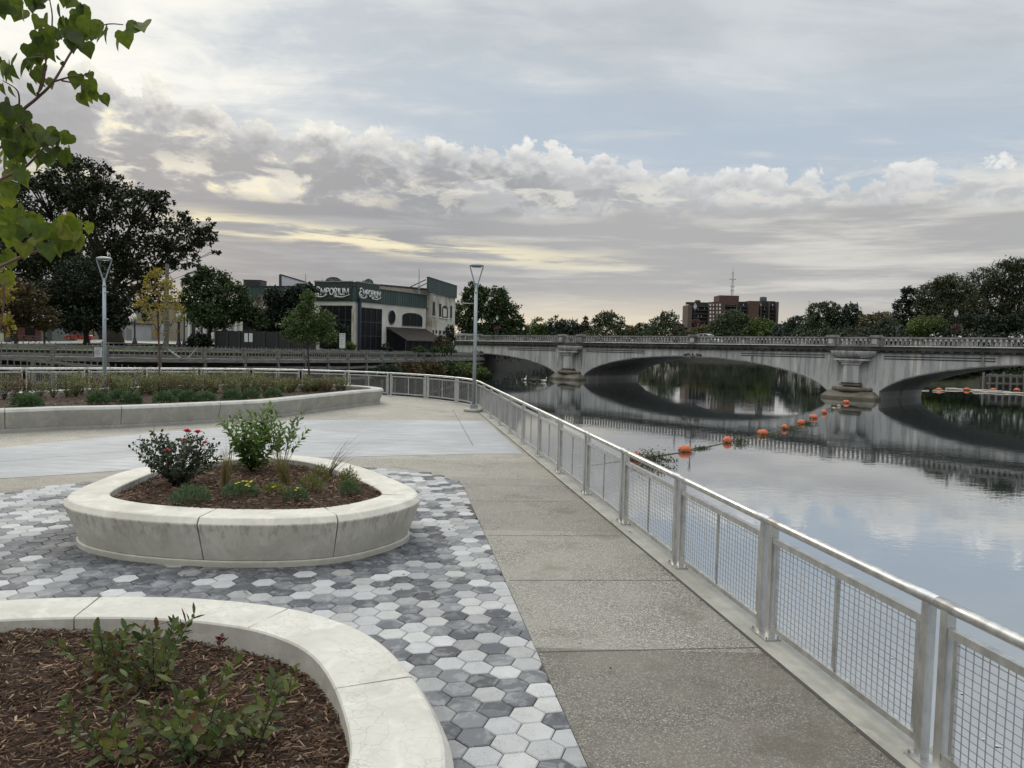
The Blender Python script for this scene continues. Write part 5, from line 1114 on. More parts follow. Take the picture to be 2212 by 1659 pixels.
def ramp():
    r=T('ramp_fence','lower timber ramp railing sloping down in front of the boardwalk','fence',(-35,54,0)); P=[Vector(gp(u,790,1.0)[:2]) for u in ()]
    pts=[(Vector((-50,52)),1.05),(Vector((-39,54.5)),.72),(Vector((-30.5,57)),-.05),(Vector((-24,59.5)),-.75)]
    for (a,za),(b,zb) in zip(pts,pts[1:]):
        d=(b-a).normalized(); n=Vector((d.y,-d.x)); 
        for z0,z1 in ((.0,.22),(-.75,-.5)):
            mb=MB(); t=n*.05; mb.add([(a.x,a.y,za+z0),(b.x,b.y,zb+z0),(b.x,b.y,zb+z1),(a.x,a.y,za+z1),(a.x-t.x,a.y-t.y,za+z0),(b.x-t.x,b.y-t.y,zb+z0),(b.x-t.x,b.y-t.y,zb+z1),(a.x-t.x,a.y-t.y,za+z1)],[(0,1,2,3),(7,6,5,4),(3,2,6,7),(0,4,5,1)]); mb.build('rail',M_wood,r)
        mb=MB(); k=int((b-a).length/.42)
        for q in range(k): p=a.lerp(b,q/k)-n*.9; z=za+(zb-za)*q/k; mb.box((p.x,p.y,z-.1),(.07,.05,1.0),0)
        mb.build('picket_slats',M_wood,r)
        for q in (0,.5): p=a.lerp(b,q); z=za+(zb-za)*q; mb=MB(); mb.box((p.x,p.y,(z+.15-3.6)/2),(.24,.24,z+.15+3.6),0); mb.build('post',M_wood,r)
ramp()
mb=MB(); 
for (u0,v0,u1,v1) in ((364,755,390,774),(426,752,406,774)):
    a=at(u0,v0,63.5); b=at(u1,v1,63.0); mb.bar(a,b,.22,.06)
tag(mb.build('diagonal_brace',M_wood),'pair of loose diagonal planks leaning against the boardwalk rail','planks')
M_white=mat('white_board',[(.55,.56,.57),(.66,.67,.68)],.6); M_dark=mat('dark_paint',[(.012,.012,.014),(.022,.022,.025)],.55); M_ink=mat('grey_print',[(.12,.13,.14),(.2,.2,.21)],.7)
def board(name,label,u0,v0,u1,v1,Y,lines=0,post=None):
    a=at(u0,v1,Y); b=at(u1,v0,Y); r=T(name,label,'sign',((a[0]+b[0])/2,Y,a[2])); mb=MB(); mb.box(((a[0]+b[0])/2,Y,(a[2]+b[2])/2),(b[0]-a[0],.05,b[2]-a[2])); pn=mb.build('panel',M_white,r)
    w,h=b[0]-a[0],b[2]-a[2]
    if lines:
        mb=MB(); q=random.Random(2)
        for k in range(3): mb.box((a[0]+w*(.24+.26*k),Y-.028,b[2]-h*.10),(w*.15,.006,h*.07))
        for k in range(lines): L=w*q.uniform(.5,.78); mb.box((a[0]+w*.12+L/2,Y-.028,b[2]-h*(.25+.62*k/lines)),(L,.006,h*.022))
        mb.build('print',M_ink,pn)
    if post:
        mb=MB()
        for f in (.0,1.0): x=a[0]+w*f; mb.box((x,Y+.06,(1.1+b[2])/2),(.07,.07,b[2]-1.1))
        mb.build('post',M_dark,r)
board('notice_board','white notice sheet with small print hanging on the boardwalk rail',204.5,750.5,220,771,61.2,9)
r=board('notice_board','first of two slim white panels standing by the dark hedge',528,720,535.5,738.5,84,0,1); board('notice_board','second slim white panel standing next to its twin by the dark hedge',538,720,545.5,738.5,84,0,1)
board('notice_board','white board behind the green young tree',733,720,746,752,88,4,1)
# ================================================================ corner shop building
M_cream=mat('cream_render',[(.54,.52,.455),(.63,.61,.545),(.71,.69,.63)],.9,scale=.5,det=8,bump=.1,bscale=4)
M_creamd=mat('stained_cream_render',[(.34,.30,.22),(.54,.515,.45),(.62,.60,.535)],.9,scale=.35,det=9,lo=.36,hi=.62)
def rib_mat():
    m,t=newmat('green_metal_panel'); o=t.n('ShaderNodeTexCoord').outputs['Object']
    c=t.ramp(t.noise(t.map(o,(1,1,.15)),.5,5,.6),[(.3,(.034,.062,.055)),(.55,(.05,.084,.075)),(.75,(.075,.11,.10))]); finish(t,c,.55,.1,None,.4); return m
M_green=rib_mat(); M_gdark=mat('dark_green_trim',[(.02,.035,.032),(.035,.05,.047)],.5); M_pane=mat('dark_window_glass',[(.008,.009,.011),(.014,.016,.019)],.45,spec=.12); M_mull=mat('dark_mullion',[(.025,.025,.027),(.05,.05,.052)],.5)
M_navy=mat('navy_column',[(.015,.02,.04),(.025,.03,.055)],.5); M_roofm=mat('brown_standing_seam',[(.05,.04,.034),(.085,.07,.06)],.45,.2); M_letter=mat('pale_sign_letter',[(.62,.62,.60),(.70,.70,.68)],.5); M_unit=mat('rooftop_unit',[(.05,.05,.055),(.085,.085,.09)],.7); M_brickp=mat('pale_brick',[(.25,.21,.16),(.36,.31,.25),(.42,.38,.31)],.9,scale=2.2,det=8)
def z3(x,y): return ((560+x*.28933)/1.1302,(600+y*.28933)/1.1302)
EC=at(*z3(1055,400),100.0); EC=(EC[0],EC[1]); eR=Vector((-13.1+20.5,17.0)).normalized(); eL=Vector((-17.0,6.0)).normalized(); nR=Vector((eR.y,-eR.x)); nL=Vector((-eL.y,eL.x))
if nL.y>0: nL=-nL
nR_in=-nR if nR.dot(Vector((1,-1)))>0 else nR; nR_out=-nR_in; nL_out=nL; nL_in=-nL
shop=T('corner_shop','two storey cream corner shop building with green fascia and dark windows','building',(EC[0],EC[1],1.1))
def R3_(x,y): return onplane(*z3(x,y),EC,eR)
def L3_(x,y): return onplane(*z3(x,y),EC,eL)
def rectP(f,x0,y0,x1,y1):   # rectangle: s range from the x's, z from the y's at the left end
    a=f(x0,y0); b=f(x1,y1); c=f(x0,y1); return a[0],b[0],c[1],a[1]
def wallbox(side,s0,s1,z0,z1,d0,d1,name,m,par):
    e,no=(eR,nR_out) if side=='R' else (eL,nL_out)
    if s1<s0: s0,s1=s1,s0
    mb=MB(); mb.xprism([(s0,z0),(s1,z0),(s1,z1),(s0,z1)],EC,e,no,d0,d1); return mb.build(name,m,par)
zt_f=R3_(1056,345)[1]; zb_f=R3_(1056,466)[1]; sR=R3_(1660,430)[0]; sL=L3_(88,400)[0]
zG=1.0
mb=MB(); c0=Vector(EC); pR=c0+eR*sR; pL=c0+eL*sL; poly=[tuple(c0),tuple(pR),tuple(pR+eL*sL),tuple(pL)]
mb.prism(poly,zG,zt_f-.5); mb.build('wall',M_cream,shop)
mb=MB(); mb.prism(poly,zt_f-.495,zt_f-.40); mb.build('roof',M_unit,shop)
wallbox('R',-.15,sR,zb_f,zt_f,.0,.16,'fascia',M_green,shop); wallbox('L',.002,sL,zb_f,zt_f,.0,.16,'fascia',M_green,shop)
for side,L in (('R',sR),('L',sL)):
    mb=MB(); e,no=(eR,nR_out) if side=='R' else (eL,nL_out); q=.3
    while q<L: mb.xprism([(q,zb_f+.03),(q+.07,zb_f+.03),(q+.07,zt_f-.02),(q,zt_f-.02)],EC,e,no,.161,.20); q+=.62
    mb.build('panel_ribs',M_green,shop)
    wallbox(side,0 if side=='L' else -.1,L,zt_f+.002,zt_f+.12,-.1,.24,'coping',M_gdark,shop)
def window(side,f,x0,y0,x1,y1,cols,rows_,name='window',sill=False,shape=None):
    s0,s1,z0,z1=rectP(f,x0,y0,x1,y1); e,no=(eR,nR_out) if side=='R' else (eL,nL_out)
    if s1<s0: s0,s1=s1,s0
    if shape=='oval': pts=[((s0+s1)/2+(s1-s0)/2*math.cos(a),(z0+z1)/2+(z1-z0)/2*math.sin(a)) for a in [i*math.pi/12 for i in range(24)]]
    elif shape=='arch':
        zs=z0+(z1-z0)*.72; pts=[(s0,z0),(s1,z0)]+[((s0+s1)/2+(s1-s0)/2*math.cos(a),zs+(z1-zs)*math.sin(a)) for a in [i*math.pi/12 for i in range(13)]]
    else: pts=[(s0,z0),(s1,z0),(s1,z1),(s0,z1)]
    mb=MB(); mb.xprism(pts,EC,e,no,.0,.05); w=mb.build(name,M_pane,shop)
    mb=MB(); t=.10
    for k in range(cols+1): 
        q=s0+(s1-s0)*k/cols; zz=z1 if shape!='arch' or 0<k<cols else z0+(z1-z0)*.72
        if shape!='oval': mb.xprism([(q-t/2,z0),(q+t/2,z0),(q+t/2,zz),(q-t/2,zz)],EC,e,no,.051,.11)
    for k in range(rows_+1):
        q=z0+(z1-z0)*k/rows_
        if shape is None or k<rows_ and shape=='arch': mb.xprism([(s0,q-t/2),(s1,q-t/2),(s1,q+t/2),(s0,q+t/2)],EC,e,no,.052,.105)
    if shape=='oval': 
        n=24; mb.tube([tuple(Vector(EC)+e*p[0]+no*.07)+(p[1],) for p in pts+pts[:1]],.09,6)
    if mb.v: mb.build('frame',M_mull,w)
    return w
window('R',R3_,1092,520,1277,879,4,3); window('R',R3_,1343,546,1394,658,1,1,shape='oval'); window('R',R3_,1460,560,1622,672,3,1,shape='arch')
window('L',L3_,770,506,1033,860,5,3)
for x0,x1 in ((120,300),(330,480),(520,700)): window('L',L3_,x0,560,x1,860,3,2)
s0=R3_(1073,500)[0]; s1=R3_(1086,500)[0]; wallbox('R',s0,s1,zG,R3_(1080,440)[1],.21,.55,'navy_column',M_navy,shop)
wallbox('L',.05,L3_(1036,600)[0],zG,zb_f-1.0,.06,.14,'corner_pilaster',M_creamd,shop)
# sign crowns with arched centre
for side,f,x0,x1,yt,yb,ax in (('L',L3_,728,1046,318,343,885),('R',R3_,1060,1252,322,348,1160)):
    a=f(x0,yb); b=f(x1,yb); s0,s1=sorted((a[0],b[0])); zc=zt_f+.12; e,no=(eR,nR_out) if side=='R' else (eL,nL_out)
    c=f(ax,yb)[0]; hw=(s1-s0)*.2; pts=[(s0,zc),(s1,zc),(s1,zc+.50),(c+hw,zc+.50)]+[(c+hw*math.cos(t),zc+.50+.55*math.sin(t)) for t in [i*math.pi/10 for i in range(1,10)]]+[(c-hw,zc+.50),(s0,zc+.50)]
    mb=MB(); mb.xprism(pts,EC,e,no,-.1,.26); cr=mb.build('sign_crown',M_gdark,shop)
    mb=MB(); mb.xprism([(s0-.1,zc+.48),(s1+.1,zc+.48),(s1+.1,zc+.60),(s0-.1,zc+.60)],EC,e,no,.265,.36); mb.tube([tuple(Vector(EC)+e*(c+hw*.98*math.cos(t))+no*.29)+(zc+.60+.5*math.sin(t),) for t in [i*math.pi/14 for i in range(15)]],.06,6); 
    for t in (.5,1.05,1.57,2.1,2.64): mb.tube([tuple(Vector(EC)+e*c+no*.29)+(zc+.62,),tuple(Vector(EC)+e*(c+hw*.9*math.cos(t))+no*.29)+(zc+.62+.45*math.sin(t),)],.035,5)
    mb.build('crown_moulding',M_letter if False else mat('pale_crown_trim',[(.22,.23,.23),(.33,.34,.34)],.6),cr)
LET={'E':(1.0,[[(.86,.80),(.70,1.0),(.42,1.02),(.25,.84),(.38,.62),(.66,.55)],[(.40,.60),(.10,.42),(.02,.12),(.22,-.22),(.55,-.20),(.62,.06),(.40,.16),(.22,-.02)]]),
 'M':(1.0,[[(.06,0),(.14,1)],[(.14,1),(.50,.18)],[(.50,.18),(.84,1)],[(.84,1),(.92,0)]]),'P':(.68,[[(.12,0),(.12,1)],[(.12,1),(.45,1),(.62,.77),(.45,.5),(.12,.48)]]),
 'O':(.82,[[(.42+.34*math.cos(a),.5+.5*math.sin(a)) for a in [i*math.pi/8 for i in range(17)]]]),'R':(.74,[[(.12,0),(.12,1)],[(.12,1),(.45,1),(.60,.77),(.45,.52),(.12,.50)],[(.3,.5),(.45,.2),(.5,-.2),(.36,-.36),(.25,-.22),(.42,-.12)]]),
 'I':(.34,[[(.16,0),(.16,1)]]),'U':(.80,[[(.10,1),(.10,.25),(.28,.0),(.52,.02),(.66,.28),(.66,1)],[(.66,1),(.66,0)]])}
def lettering(side,f,x0,x1,yt,yb):
    e,no=(eR,nR_out) if side=='R' else (eL,nL_out); a=f(x0,yb); b=f(x1,yb); sa,sb=a[0],b[0]; z0=a[1]; H=f(x0,yt)[1]-z0
    word='EMPORIUM'; tw=sum(LET[c][0] for c in word); k=(sb-sa)/tw
    r=T('shop_sign','pale raised sign lettering on the %s green fascia of the corner shop'%('shaded street side' if side=='L' else 'river side'),'sign',tuple(Vector(EC)+e*(sa+sb)/2)+(z0,))
    W3=lambda x,y,d:tuple(Vector(EC)+e*x+no*d)+(y,)
    q=sa
    for ch in word:
        mb=MB(); w,st=LET[ch]; 
        for pl in st:
            pts=catmull([Vector(p) for p in pl],4) if len(pl)>4 else [Vector(p) for p in pl]
            P=[W3(q+p.x*k,z0+p.y*H*(1.18 if ch=='E' else 1),.34) for p in pts]
            thick=.09 if len(pl)==2 and pl[0][0]==pl[1][0] or len(pl)>4 else .065
            mb.tube(P,thick,6)
            if len(pl)==2 and abs(pl[0][0]-pl[1][0])<.1:
                for p in pl: mb.bar(W3(q+(p[0]-.10)*k,z0+p[1]*H,.34),W3(q+(p[0]+.10)*k,z0+p[1]*H,.34),.12,.12)
        mb.build('letter',M_letter,r); q+=w*k
    mb=MB(); sw=catmull([Vector(p) for p in ((.60,-.22),(.70,-.36),(.82,-.36),(.95,-.12),(1.02,.02))],5); L=(sb-sa)
    mb.tube([W3(sa+L*p.x,z0+p.y*H,.34) for p in sw],[.10-.003*i for i in range(len(sw))],6)
    sw=catmull([Vector(p) for p in ((.06,-.25),(.12,-.34),(.22,-.34),(.32,-.10),(.36,.05))],5); mb.tube([W3(sa+L*p.x,z0+p.y*H,.34) for p in sw],[.11-.003*i for i in range(len(sw))],6); mb.build('swash',M_letter,r)
    mb=MB(); mb.xprism([(min(sa,sb)-.3,z0-.62),(max(sa,sb)+.3,z0-.62),(max(sa,sb)+.3,z0+H+.32),(min(sa,sb)-.3,z0+H+.32)],EC,e,no,.205,.25); mb.build('backing',M_gdark,r)
lettering('L',L3_,737,1022,362,414); lettering('R',R3_,1078,1258,368,420)
# lean-to porch
def porch(x0,x1,yw,xe0,xe1,ye,proj,label):
    s0=R3_(x0,yw)[0]; s1=R3_(x1,yw)[0]; zw=R3_(x0,yw)[1]; ze=zw-1.75; W3=lambda s,d,z:tuple(Vector(EC)+eR*s+nR_out*d)+(z,)
    mb=MB(); r_=[W3(s0,.05,zw),W3(s1,.05,zw),W3(s1,proj,ze),W3(s0,proj,ze)]; t=.14; mb.add(r_+[(p[0],p[1],p[2]-t) for p in r_],[(0,3,2,1),(4,5,6,7),(0,1,5,4),(1,2,6,5),(2,3,7,6),(3,0,4,7)]); 
    q=s0
    while q<s1: mb.bar(W3(q,.1,zw+.03),W3(q,proj,ze+.03),.06,.06); q+=.55
    rf=mb.build('porch_roof',M_roofm,shop)
    mb=MB()
    mb.add([W3(s0+.1,.02,zG),W3(s0+.1,proj-.3,zG),W3(s0+.1,proj-.3,ze-.1),W3(s0+.1,.02,zw-.2)],[(0,1,2,3)]); mb.add([W3(s0+.1,proj-.3,zG),W3(s1-.1,proj-.3,zG),W3(s1-.1,proj-.3,ze-.05),W3(s0+.1,proj-.3,ze-.05)],[(0,1,2,3)]); mb.build('porch_screen',M_pane,shop)
    mb=MB(); k=6
    for i in range(k+1): s=s0+.1+(s1-s0-.2)*i/k; mb.bar(W3(s,proj-.25,zG),W3(s,proj-.25,ze-.1),.12,.12)
    mb.build('porch_post',M_mull,shop)
porch(1322,1650,684,0,0,0,3.4,'')
# annex with tall green parapet
sA=R3_(1680,500)[0]; eA=Vector((3.0,17.0)).normalized(); nA=Vector((eA.y,-eA.x)); PA=Vector(EC)+eR*(sA+.2)+nR_out*.6
def A3(x,y): return onplane(*z3(x,y),(PA.x,PA.y),eA)
sE=A3(1903,600)[0]; zp=A3(1690,392)[1]; zq=A3(1690,275)[1]
annex=T('annex_building','tall cream annex with green parapet and narrow arched windows behind the corner shop','building',(PA.x,PA.y,1.1))
mb=MB(); back=-nA*14; poly=[tuple(PA),tuple(PA+eA*sE),tuple(PA+eA*sE+back),tuple(PA+back)]; mb.prism(poly,zG,zp); mb.build('wall',M_creamd,annex)
mb=MB(); s_=A3(1666,300)[0]; mb.xprism([(s_,zp+.003),(sE+.1,zp+.003),(sE+.1,zq),(s_,zq)],(PA.x,PA.y),eA,nA,.0,.25)
q=s_+.2
while q<sE: mb.xprism([(q,zp+.05),(q+.06,zp+.05),(q+.06,zq-.05),(q,zq-.05)],(PA.x,PA.y),eA,nA,.251,.29); q+=.7
mb.build('green_parapet',M_green,annex)
mb=MB(); mb.xprism([(s_,zq+.002),(sE+.1,zq+.002),(sE+.1,zq+.12),(s_,zq+.12)],(PA.x,PA.y),eA,nA,-.05,.33); mb.build('coping',M_gdark,annex)
mb=MB(); mb.bar(tuple(PA+eA*(s_+.2)-nA*.2)+(zq-.3,),tuple(PA+eA*(s_+.2)-nA*4)+(zp,),.12); mb.bar(tuple(PA+eA*(s_+3)-nA*.2)+(zq-.3,),tuple(PA+eA*(s_+3)-nA*4)+(zp,),.12); mb.build('parapet_brace',M_mull,annex)
for x0,y0,x1,y1,sh in ((1715,473,1732,590,None),(1770,488,1786,600,None),(1796,500,1842,606,'arch'),(1864,505,1877,610,None),(1714,710,1726,745,None),(1738,712,1752,742,None),(1768,714,1786,746,None),(1800,716,1815,750,None)):
    a=A3(x0,y0); b=A3(x1,y1); s0,s1,z1,z0=a[0],b[0],a[1],A3(x0,y1)[1]
    pts=[(s0,z0),(s1,z0),(s1,z1),(s0,z1)] if sh is None else [(s0,z0),(s1,z0)]+[((s0+s1)/2+(s1-s0)/2*math.cos(t),z1-.7+.7*math.sin(t)) for t in [i*math.pi/10 for i in range(11)]]
    mb=MB(); mb.xprism(pts,(PA.x,PA.y),eA,nA,.0,.04); w=mb.build('window',M_pane,annex); mb=MB()
    mb.xprism([(s0-.12,z0-.16),(s1+.12,z0-.16),(s1+.12,z0),(s0-.12,z0)],(PA.x,PA.y),eA,nA,.0,.14); mb.build('sill',M_cream,w)
    if sh: mb=MB(); mb.xprism([(s0+(s1-s0)*.15,z0+.2),(s0+(s1-s0)*.75,z0+.2),(s0+(s1-s0)*.75,z1-.5),(s0+(s1-s0)*.15,z1-.5)],(PA.x,PA.y),eA,nA,.042,.06); mb.build('blind',M_cream,w)
# brick block behind the fascia, between shop roof and annex
bk=T('brick_penthouse','long pale brick rooftop block between the shop fascia and the annex','building',tuple(Vector(EC)+eR*10+nR_in*5)+(8,)); a=Vector(EC)+eR*4+nR_in*5; b=PA+eA*.5-nA*.2
mb=MB(); d=(b-a).normalized(); n=Vector((-d.y,d.x)); poly=[tuple(a),tuple(b),tuple(b+n*4),tuple(a+n*4)]; mb.prism(poly,7.5,at(*z3(1640,372),117)[2]); mb.build('wall',M_brickp,bk)
mb=MB(); mb.prism([tuple(Vector(p)+(Vector(p)-(a+b)/2-n*2)*.02) for p in poly],at(*z3(1640,372),117)[2]+.003,at(*z3(1640,372),117)[2]+.25); mb.build('coping',M_mull,bk)
def unit(u0,v0,u1,v1,Y,label,name='rooftop_unit',m=None,cat='rooftop unit'):
    a=at(u0,v1,Y); b=at(u1,v0,Y); r=T(name,label,cat,((a[0]+b[0])/2,Y+1.2,a[2])); w=b[0]-a[0]; h=b[2]-a[2]
    mb=MB(); mb.box(((a[0]+b[0])/2,Y+1.2,a[2]+h*.46),(w,2.4,h*.92)); mb.build('casing',m or M_unit,r); mb=MB(); mb.box(((a[0]+b[0])/2,Y+1.2,a[2]+h*.96),(w*1.04,2.5,h*.07)); mb.build('lid',M_mull,r)
    mb=MB()
    for k in range(5): mb.box(((a[0]+b[0])/2,Y-.02,a[2]+h*(.15+.15*k)),(w*.8,.04,h*.05))
    mb.build('louvre_slats',M_mull,r)
unit(*z3(118,288),*z3(268,348),106,'large dark rooftop unit at the far end of the shop roof'); unit(*z3(566,318),*z3(640,348),108,'low dark rooftop unit beside the white slanted hoarding'); unit(*z3(720,296),*z3(830,326),104,'brown rooftop unit behind the sign crown',m=M_roofm)
# slanted white hoarding and aerials
hb=T('rooftop_hoarding','white slanted hoarding with dark frame on the shop roof','hoarding',at(*z3(530,343),110)); 
pts=[at(*z3(430,243),110),at(*z3(650,308),114),at(*z3(650,345),114),at(*z3(430,345),110)]; mb=MB(); mb.add(pts+[(p[0],p[1]+.2,p[2]) for p in pts],[(3,2,1,0),(4,5,6,7),(0,1,5,4)]); mb.build('panel',M_white,hb); mb=MB()
for a,b in ((0,1),(1,2),(0,3)): mb.bar(pts[a],pts[b],.3 if a==0 and b==3 else .15)
mb.build('frame',M_mull,hb)
def mast(u,v0,v1,Y,r,label,cat='aerial',name='aerial_mast'):
    a=at(u,v1,Y); b=at(u,v0,Y); ro=T(name,label,cat,(a[0],Y,a[2])); mb=MB(); mb.bar((a[0],Y,a[2]-.6),(b[0],Y,b[2]),r,n=6,r2=r*.5); mb.build('pole',M_lampgrey,ro); mb=MB(); h=b[2]-a[2]; mb.box((a[0],Y,a[2]+h*.1),(r*4,r*4,h*.12)); mb.build('bracket',M_lampgrey,ro)
q=z3(1601,195); mast(q[0],q[1],z3(1601,370)[1],113,.10,'tall thin aerial mast on the roof between shop and annex')
q=z3(643,235); mast(q[0],q[1],z3(643,320)[1],112,.08,'thin aerial mast next to the slanted white hoarding')
q=z3(785,275); mast(q[0],q[1],z3(785,320)[1],104,.06,'short aerial behind the brown rooftop unit')
# ================================================================ things on the far lawn
M_barn=mat('barn_red',[(.09,.028,.021),(.13,.045,.034)],.85,scale=1); M_shed=mat('grey_siding',[(.15,.165,.165),(.20,.215,.215)],.8,scale=.8,stretch=(1,1,6)); M_beige=mat('beige_wall',[(.22,.195,.145),(.28,.25,.195)],.85,scale=.6); M_whitew=mat('white_wall',[(.30,.30,.295),(.38,.38,.375)],.8,scale=.5)
def house(name,label,u0,u1,vt,vb,Y,m,depth=8,openings=(),roofm=None,eave=.3):
    a=at(u0,vb,Y); b=at(u1,vt,Y); z0=min(a[2],1.0); r=T(name,label,'building',((a[0]+b[0])/2,Y+depth/2,z0)); w=b[0]-a[0]; h=b[2]-z0
    mb=MB(); mb.box(((a[0]+b[0])/2,Y+depth/2,z0+h/2),(w,depth,h)); mb.build('wall',m,r); mb=MB(); mb.box(((a[0]+b[0])/2,Y+depth/2,z0+h+.12),(w+eave*2,depth+eave*2,.235)); mb.build('roof',roofm or M_mull,r)
    for nm,f0,f1,g0,g1,mm in openings: mb=MB(); mb.box((a[0]+w*(f0+f1)/2,Y-.03,z0+h*(g0+g1)/2),(w*(f1-f0),.10,h*(g1-g0))); mb.build(nm,mm,r)
    return r
house('red_shed','low red brick wall building behind the small reddish tree',8,92,697,740,150,M_barn,10,(('door',.2,.35,0,.75,M_dark),('window',.55,.8,.4,.75,M_pane)))
house('grey_shed','grey clapboard shed between the red building and the red car',89,126,702,737,140,M_shed,6,(('door',.35,.6,0,.8,M_unit),))
house('beige_building','beige low building behind the red car',118,245,697,732,165,M_beige,10,(('window',.2,.35,.35,.75,M_pane),('door',.75,.85,0,.75,M_dark)))
house('white_garage','white garage wall seen beside the big tree trunk',250,288,700,733,160,M_whitew,8,(('door',.2,.5,0,.7,M_shed),('door',.6,.9,0,.7,M_shed)))
house('warehouse','large beige warehouse behind the yellow young tree',288,420,655,734,172,M_beige,25,(('window',.15,.25,.5,.7,M_pane),('dock_door',.4,.55,0,.45,M_whitew),('window',.7,.8,.5,.7,M_pane)))
house('colonnade_building','pale building with square columns behind the green street tree',400,520,690,738,150,M_whitew,12,tuple(('column',.05+.14*k,.09+.14*k,0,.95,M_cream) for k in range(7))+(('doorway',.12,.18,0,.8,M_dark),('doorway',.40,.46,0,.8,M_dark),('doorway',.68,.74,0,.8,M_dark)))
p=at(171,735,139); car(p[0],p[1],1.1,math.pi+.12,M_redp,'red car parked beside the grey shed and the dark maple',2.05)
def post_lamp(u,vb,vt,Y,label,w=.13):
    b=at(u,vb,Y); t_=at(u,vt,Y); zb=1.1; x=b[0]; r=T('park_lamp',label,'street lamp',(x,Y,zb),'black park lamps on the far bank'); mb=MB(); h=t_[2]-zb
    mb.lathe((x,Y,zb),[(w*3,0),(w*3,.2),(w*2,.5),(w*1.1,.9),(w,h)],10); mb.build('post',M_iron,r); mb=MB(); mb.lathe((x,Y,zb+h),[(w,0),(.28,.15),(.33,.55),(.22,.8),(.05,1.05),(0,1.1)],12); mb.build('lantern',M_globe,r)
post_lamp(17,738,640,96,'black park lamp close to the frame edge under the reddish tree'); post_lamp(190,735.5,690,104,'black park lamp beside the red car and the big trunk',.10); post_lamp(291,736,692,112,'black park lamp between the big trunk and the yellow young tree',.12); post_lamp(386,744,690,92,'black park lamp in front of the colonnade building'); post_lamp(398,735,688,118,'black park lamp farther back by the colonnade',.10)
def utility():
    Y=97; b=at(359,745,Y); t_=at(361,570,Y); r=T('utility_pole','tall bare wooden utility pole behind the yellow young tree','utility pole',(b[0],Y,1.1)); mb=MB(); mb.bar((b[0],Y,.6),(t_[0],Y,t_[2]),.30,n=12,r2=.22); mb.build('pole',M_wood,r)
    mb=MB()
    for k in range(4): mb.bar((b[0]-.3,Y-.25,3+k*.8),(b[0]+.3,Y-.25,3+k*.8),.03,n=5)
    mb.build('climbing_step',M_iron,r)
utility()
def picnic(u,v,Y,label):
    x,y,_=at(u,v,Y); r=T('picnic_table',label,'picnic table',(x,y,1.1),'picnic tables on the far lawn'); z=1.1
    mb=MB(); mb.box((x,y,z+.78),(2.6,.9,.07)); mb.build('tabletop',M_unit,r)
    for k in (-1,1):
        mb=MB(); mb.box((x,y+.8*k,z+.45),(2.6,.32,.06)); mb.build('bench',M_unit,r)
        mb=MB(); mb.bar((x+.9*k,y-.7,z-.1),(x+.9*k,y+.1,z+.76),.10); mb.bar((x+.9*k,y+.7,z-.1),(x+.9*k,y-.1,z+.76),.10); mb.bar((x+.9*k,y-.85,z+.42),(x+.9*k,y+.85,z+.42),.09); mb.build('leg',M_unit,r)
picnic(38,725,112,'dark picnic table on the far lawn under the reddish tree'); picnic(86,730,104,'dark picnic table on the far lawn before the grey shed')
b=at(96,742,90); r=T('steel_bollard','slim dark post standing alone before the picnic lawn','post',(b[0],90,1.1)); mb=MB(); mb.bar((b[0],90,.8),(b[0],90,at(97,703,90)[2]),.12,n=10); mb.build('shaft',M_iron,r); mb=MB(); mb.ball((b[0],90,at(97,703,90)[2]),.13,10,6); mb.build('cap',M_iron,r)
# dark hoarding fence in front of the shop
hf=T('dark_hoarding','dark solid fence panels under the trees before the shop','fence',(at(560,745,86)[0],86,1.1)); a=at(468,0,88); b=at(690,0,84)
for k in range(8):
    p=Vector((a[0]+(b[0]-a[0])*k/8,88-4*k/8)); q=Vector((a[0]+(b[0]-a[0])*(k+1)/8,88-4*(k+1)/8)); mb=MB(); plank(mb,p+(q-p)*.01,q-(q-p)*.01,.9,at(560,716,86)[2],0,.12,0,False); mb.build('panel',M_dark,hf); mb=MB(); mb.box((p.x,p.y-.1,2.0),(.14,.14,2.4)); mb.build('post',M_mull,hf)
# ================================================================ trees of the far bank
def LM(n,*c): return leafmat(n,c,.6,.12,.3)
L_syc=LM('sycamore_leaf',(.008,.013,.006),(.016,.024,.009),(.028,.037,.013),(.042,.046,.015)); L_map=LM('maple_leaf',(.007,.013,.007),(.014,.023,.010),(.024,.034,.013)); L_rust=LM('rusty_tree_leaf',(.05,.032,.012),(.08,.05,.016),(.05,.05,.018)); L_grn=LM('street_tree_leaf',(.018,.032,.010),(.032,.055,.015),(.05,.075,.02)); L_dcon=LM('dark_conifer_leaf',(.012,.02,.012),(.022,.032,.016)); L_tan=LM('tan_foliage',(.10,.08,.055),(.14,.115,.08)); L_far=LM('far_tree_leaf',(.035,.05,.028),(.055,.075,.035),(.08,.095,.04)); L_farb=LM('far_blue_green_leaf',(.03,.045,.035),(.045,.062,.045)); L_fary=LM('far_autumn_leaf',(.085,.085,.03),(.12,.105,.035),(.10,.07,.03)); L_wil=LM('willow_leaf',(.025,.035,.016),(.045,.058,.024),(.075,.08,.032)); L_bri=LM('bright_green_leaf',(.05,.08,.02),(.08,.115,.026),(.12,.14,.035))
GT='trees on the far bank before the shop'
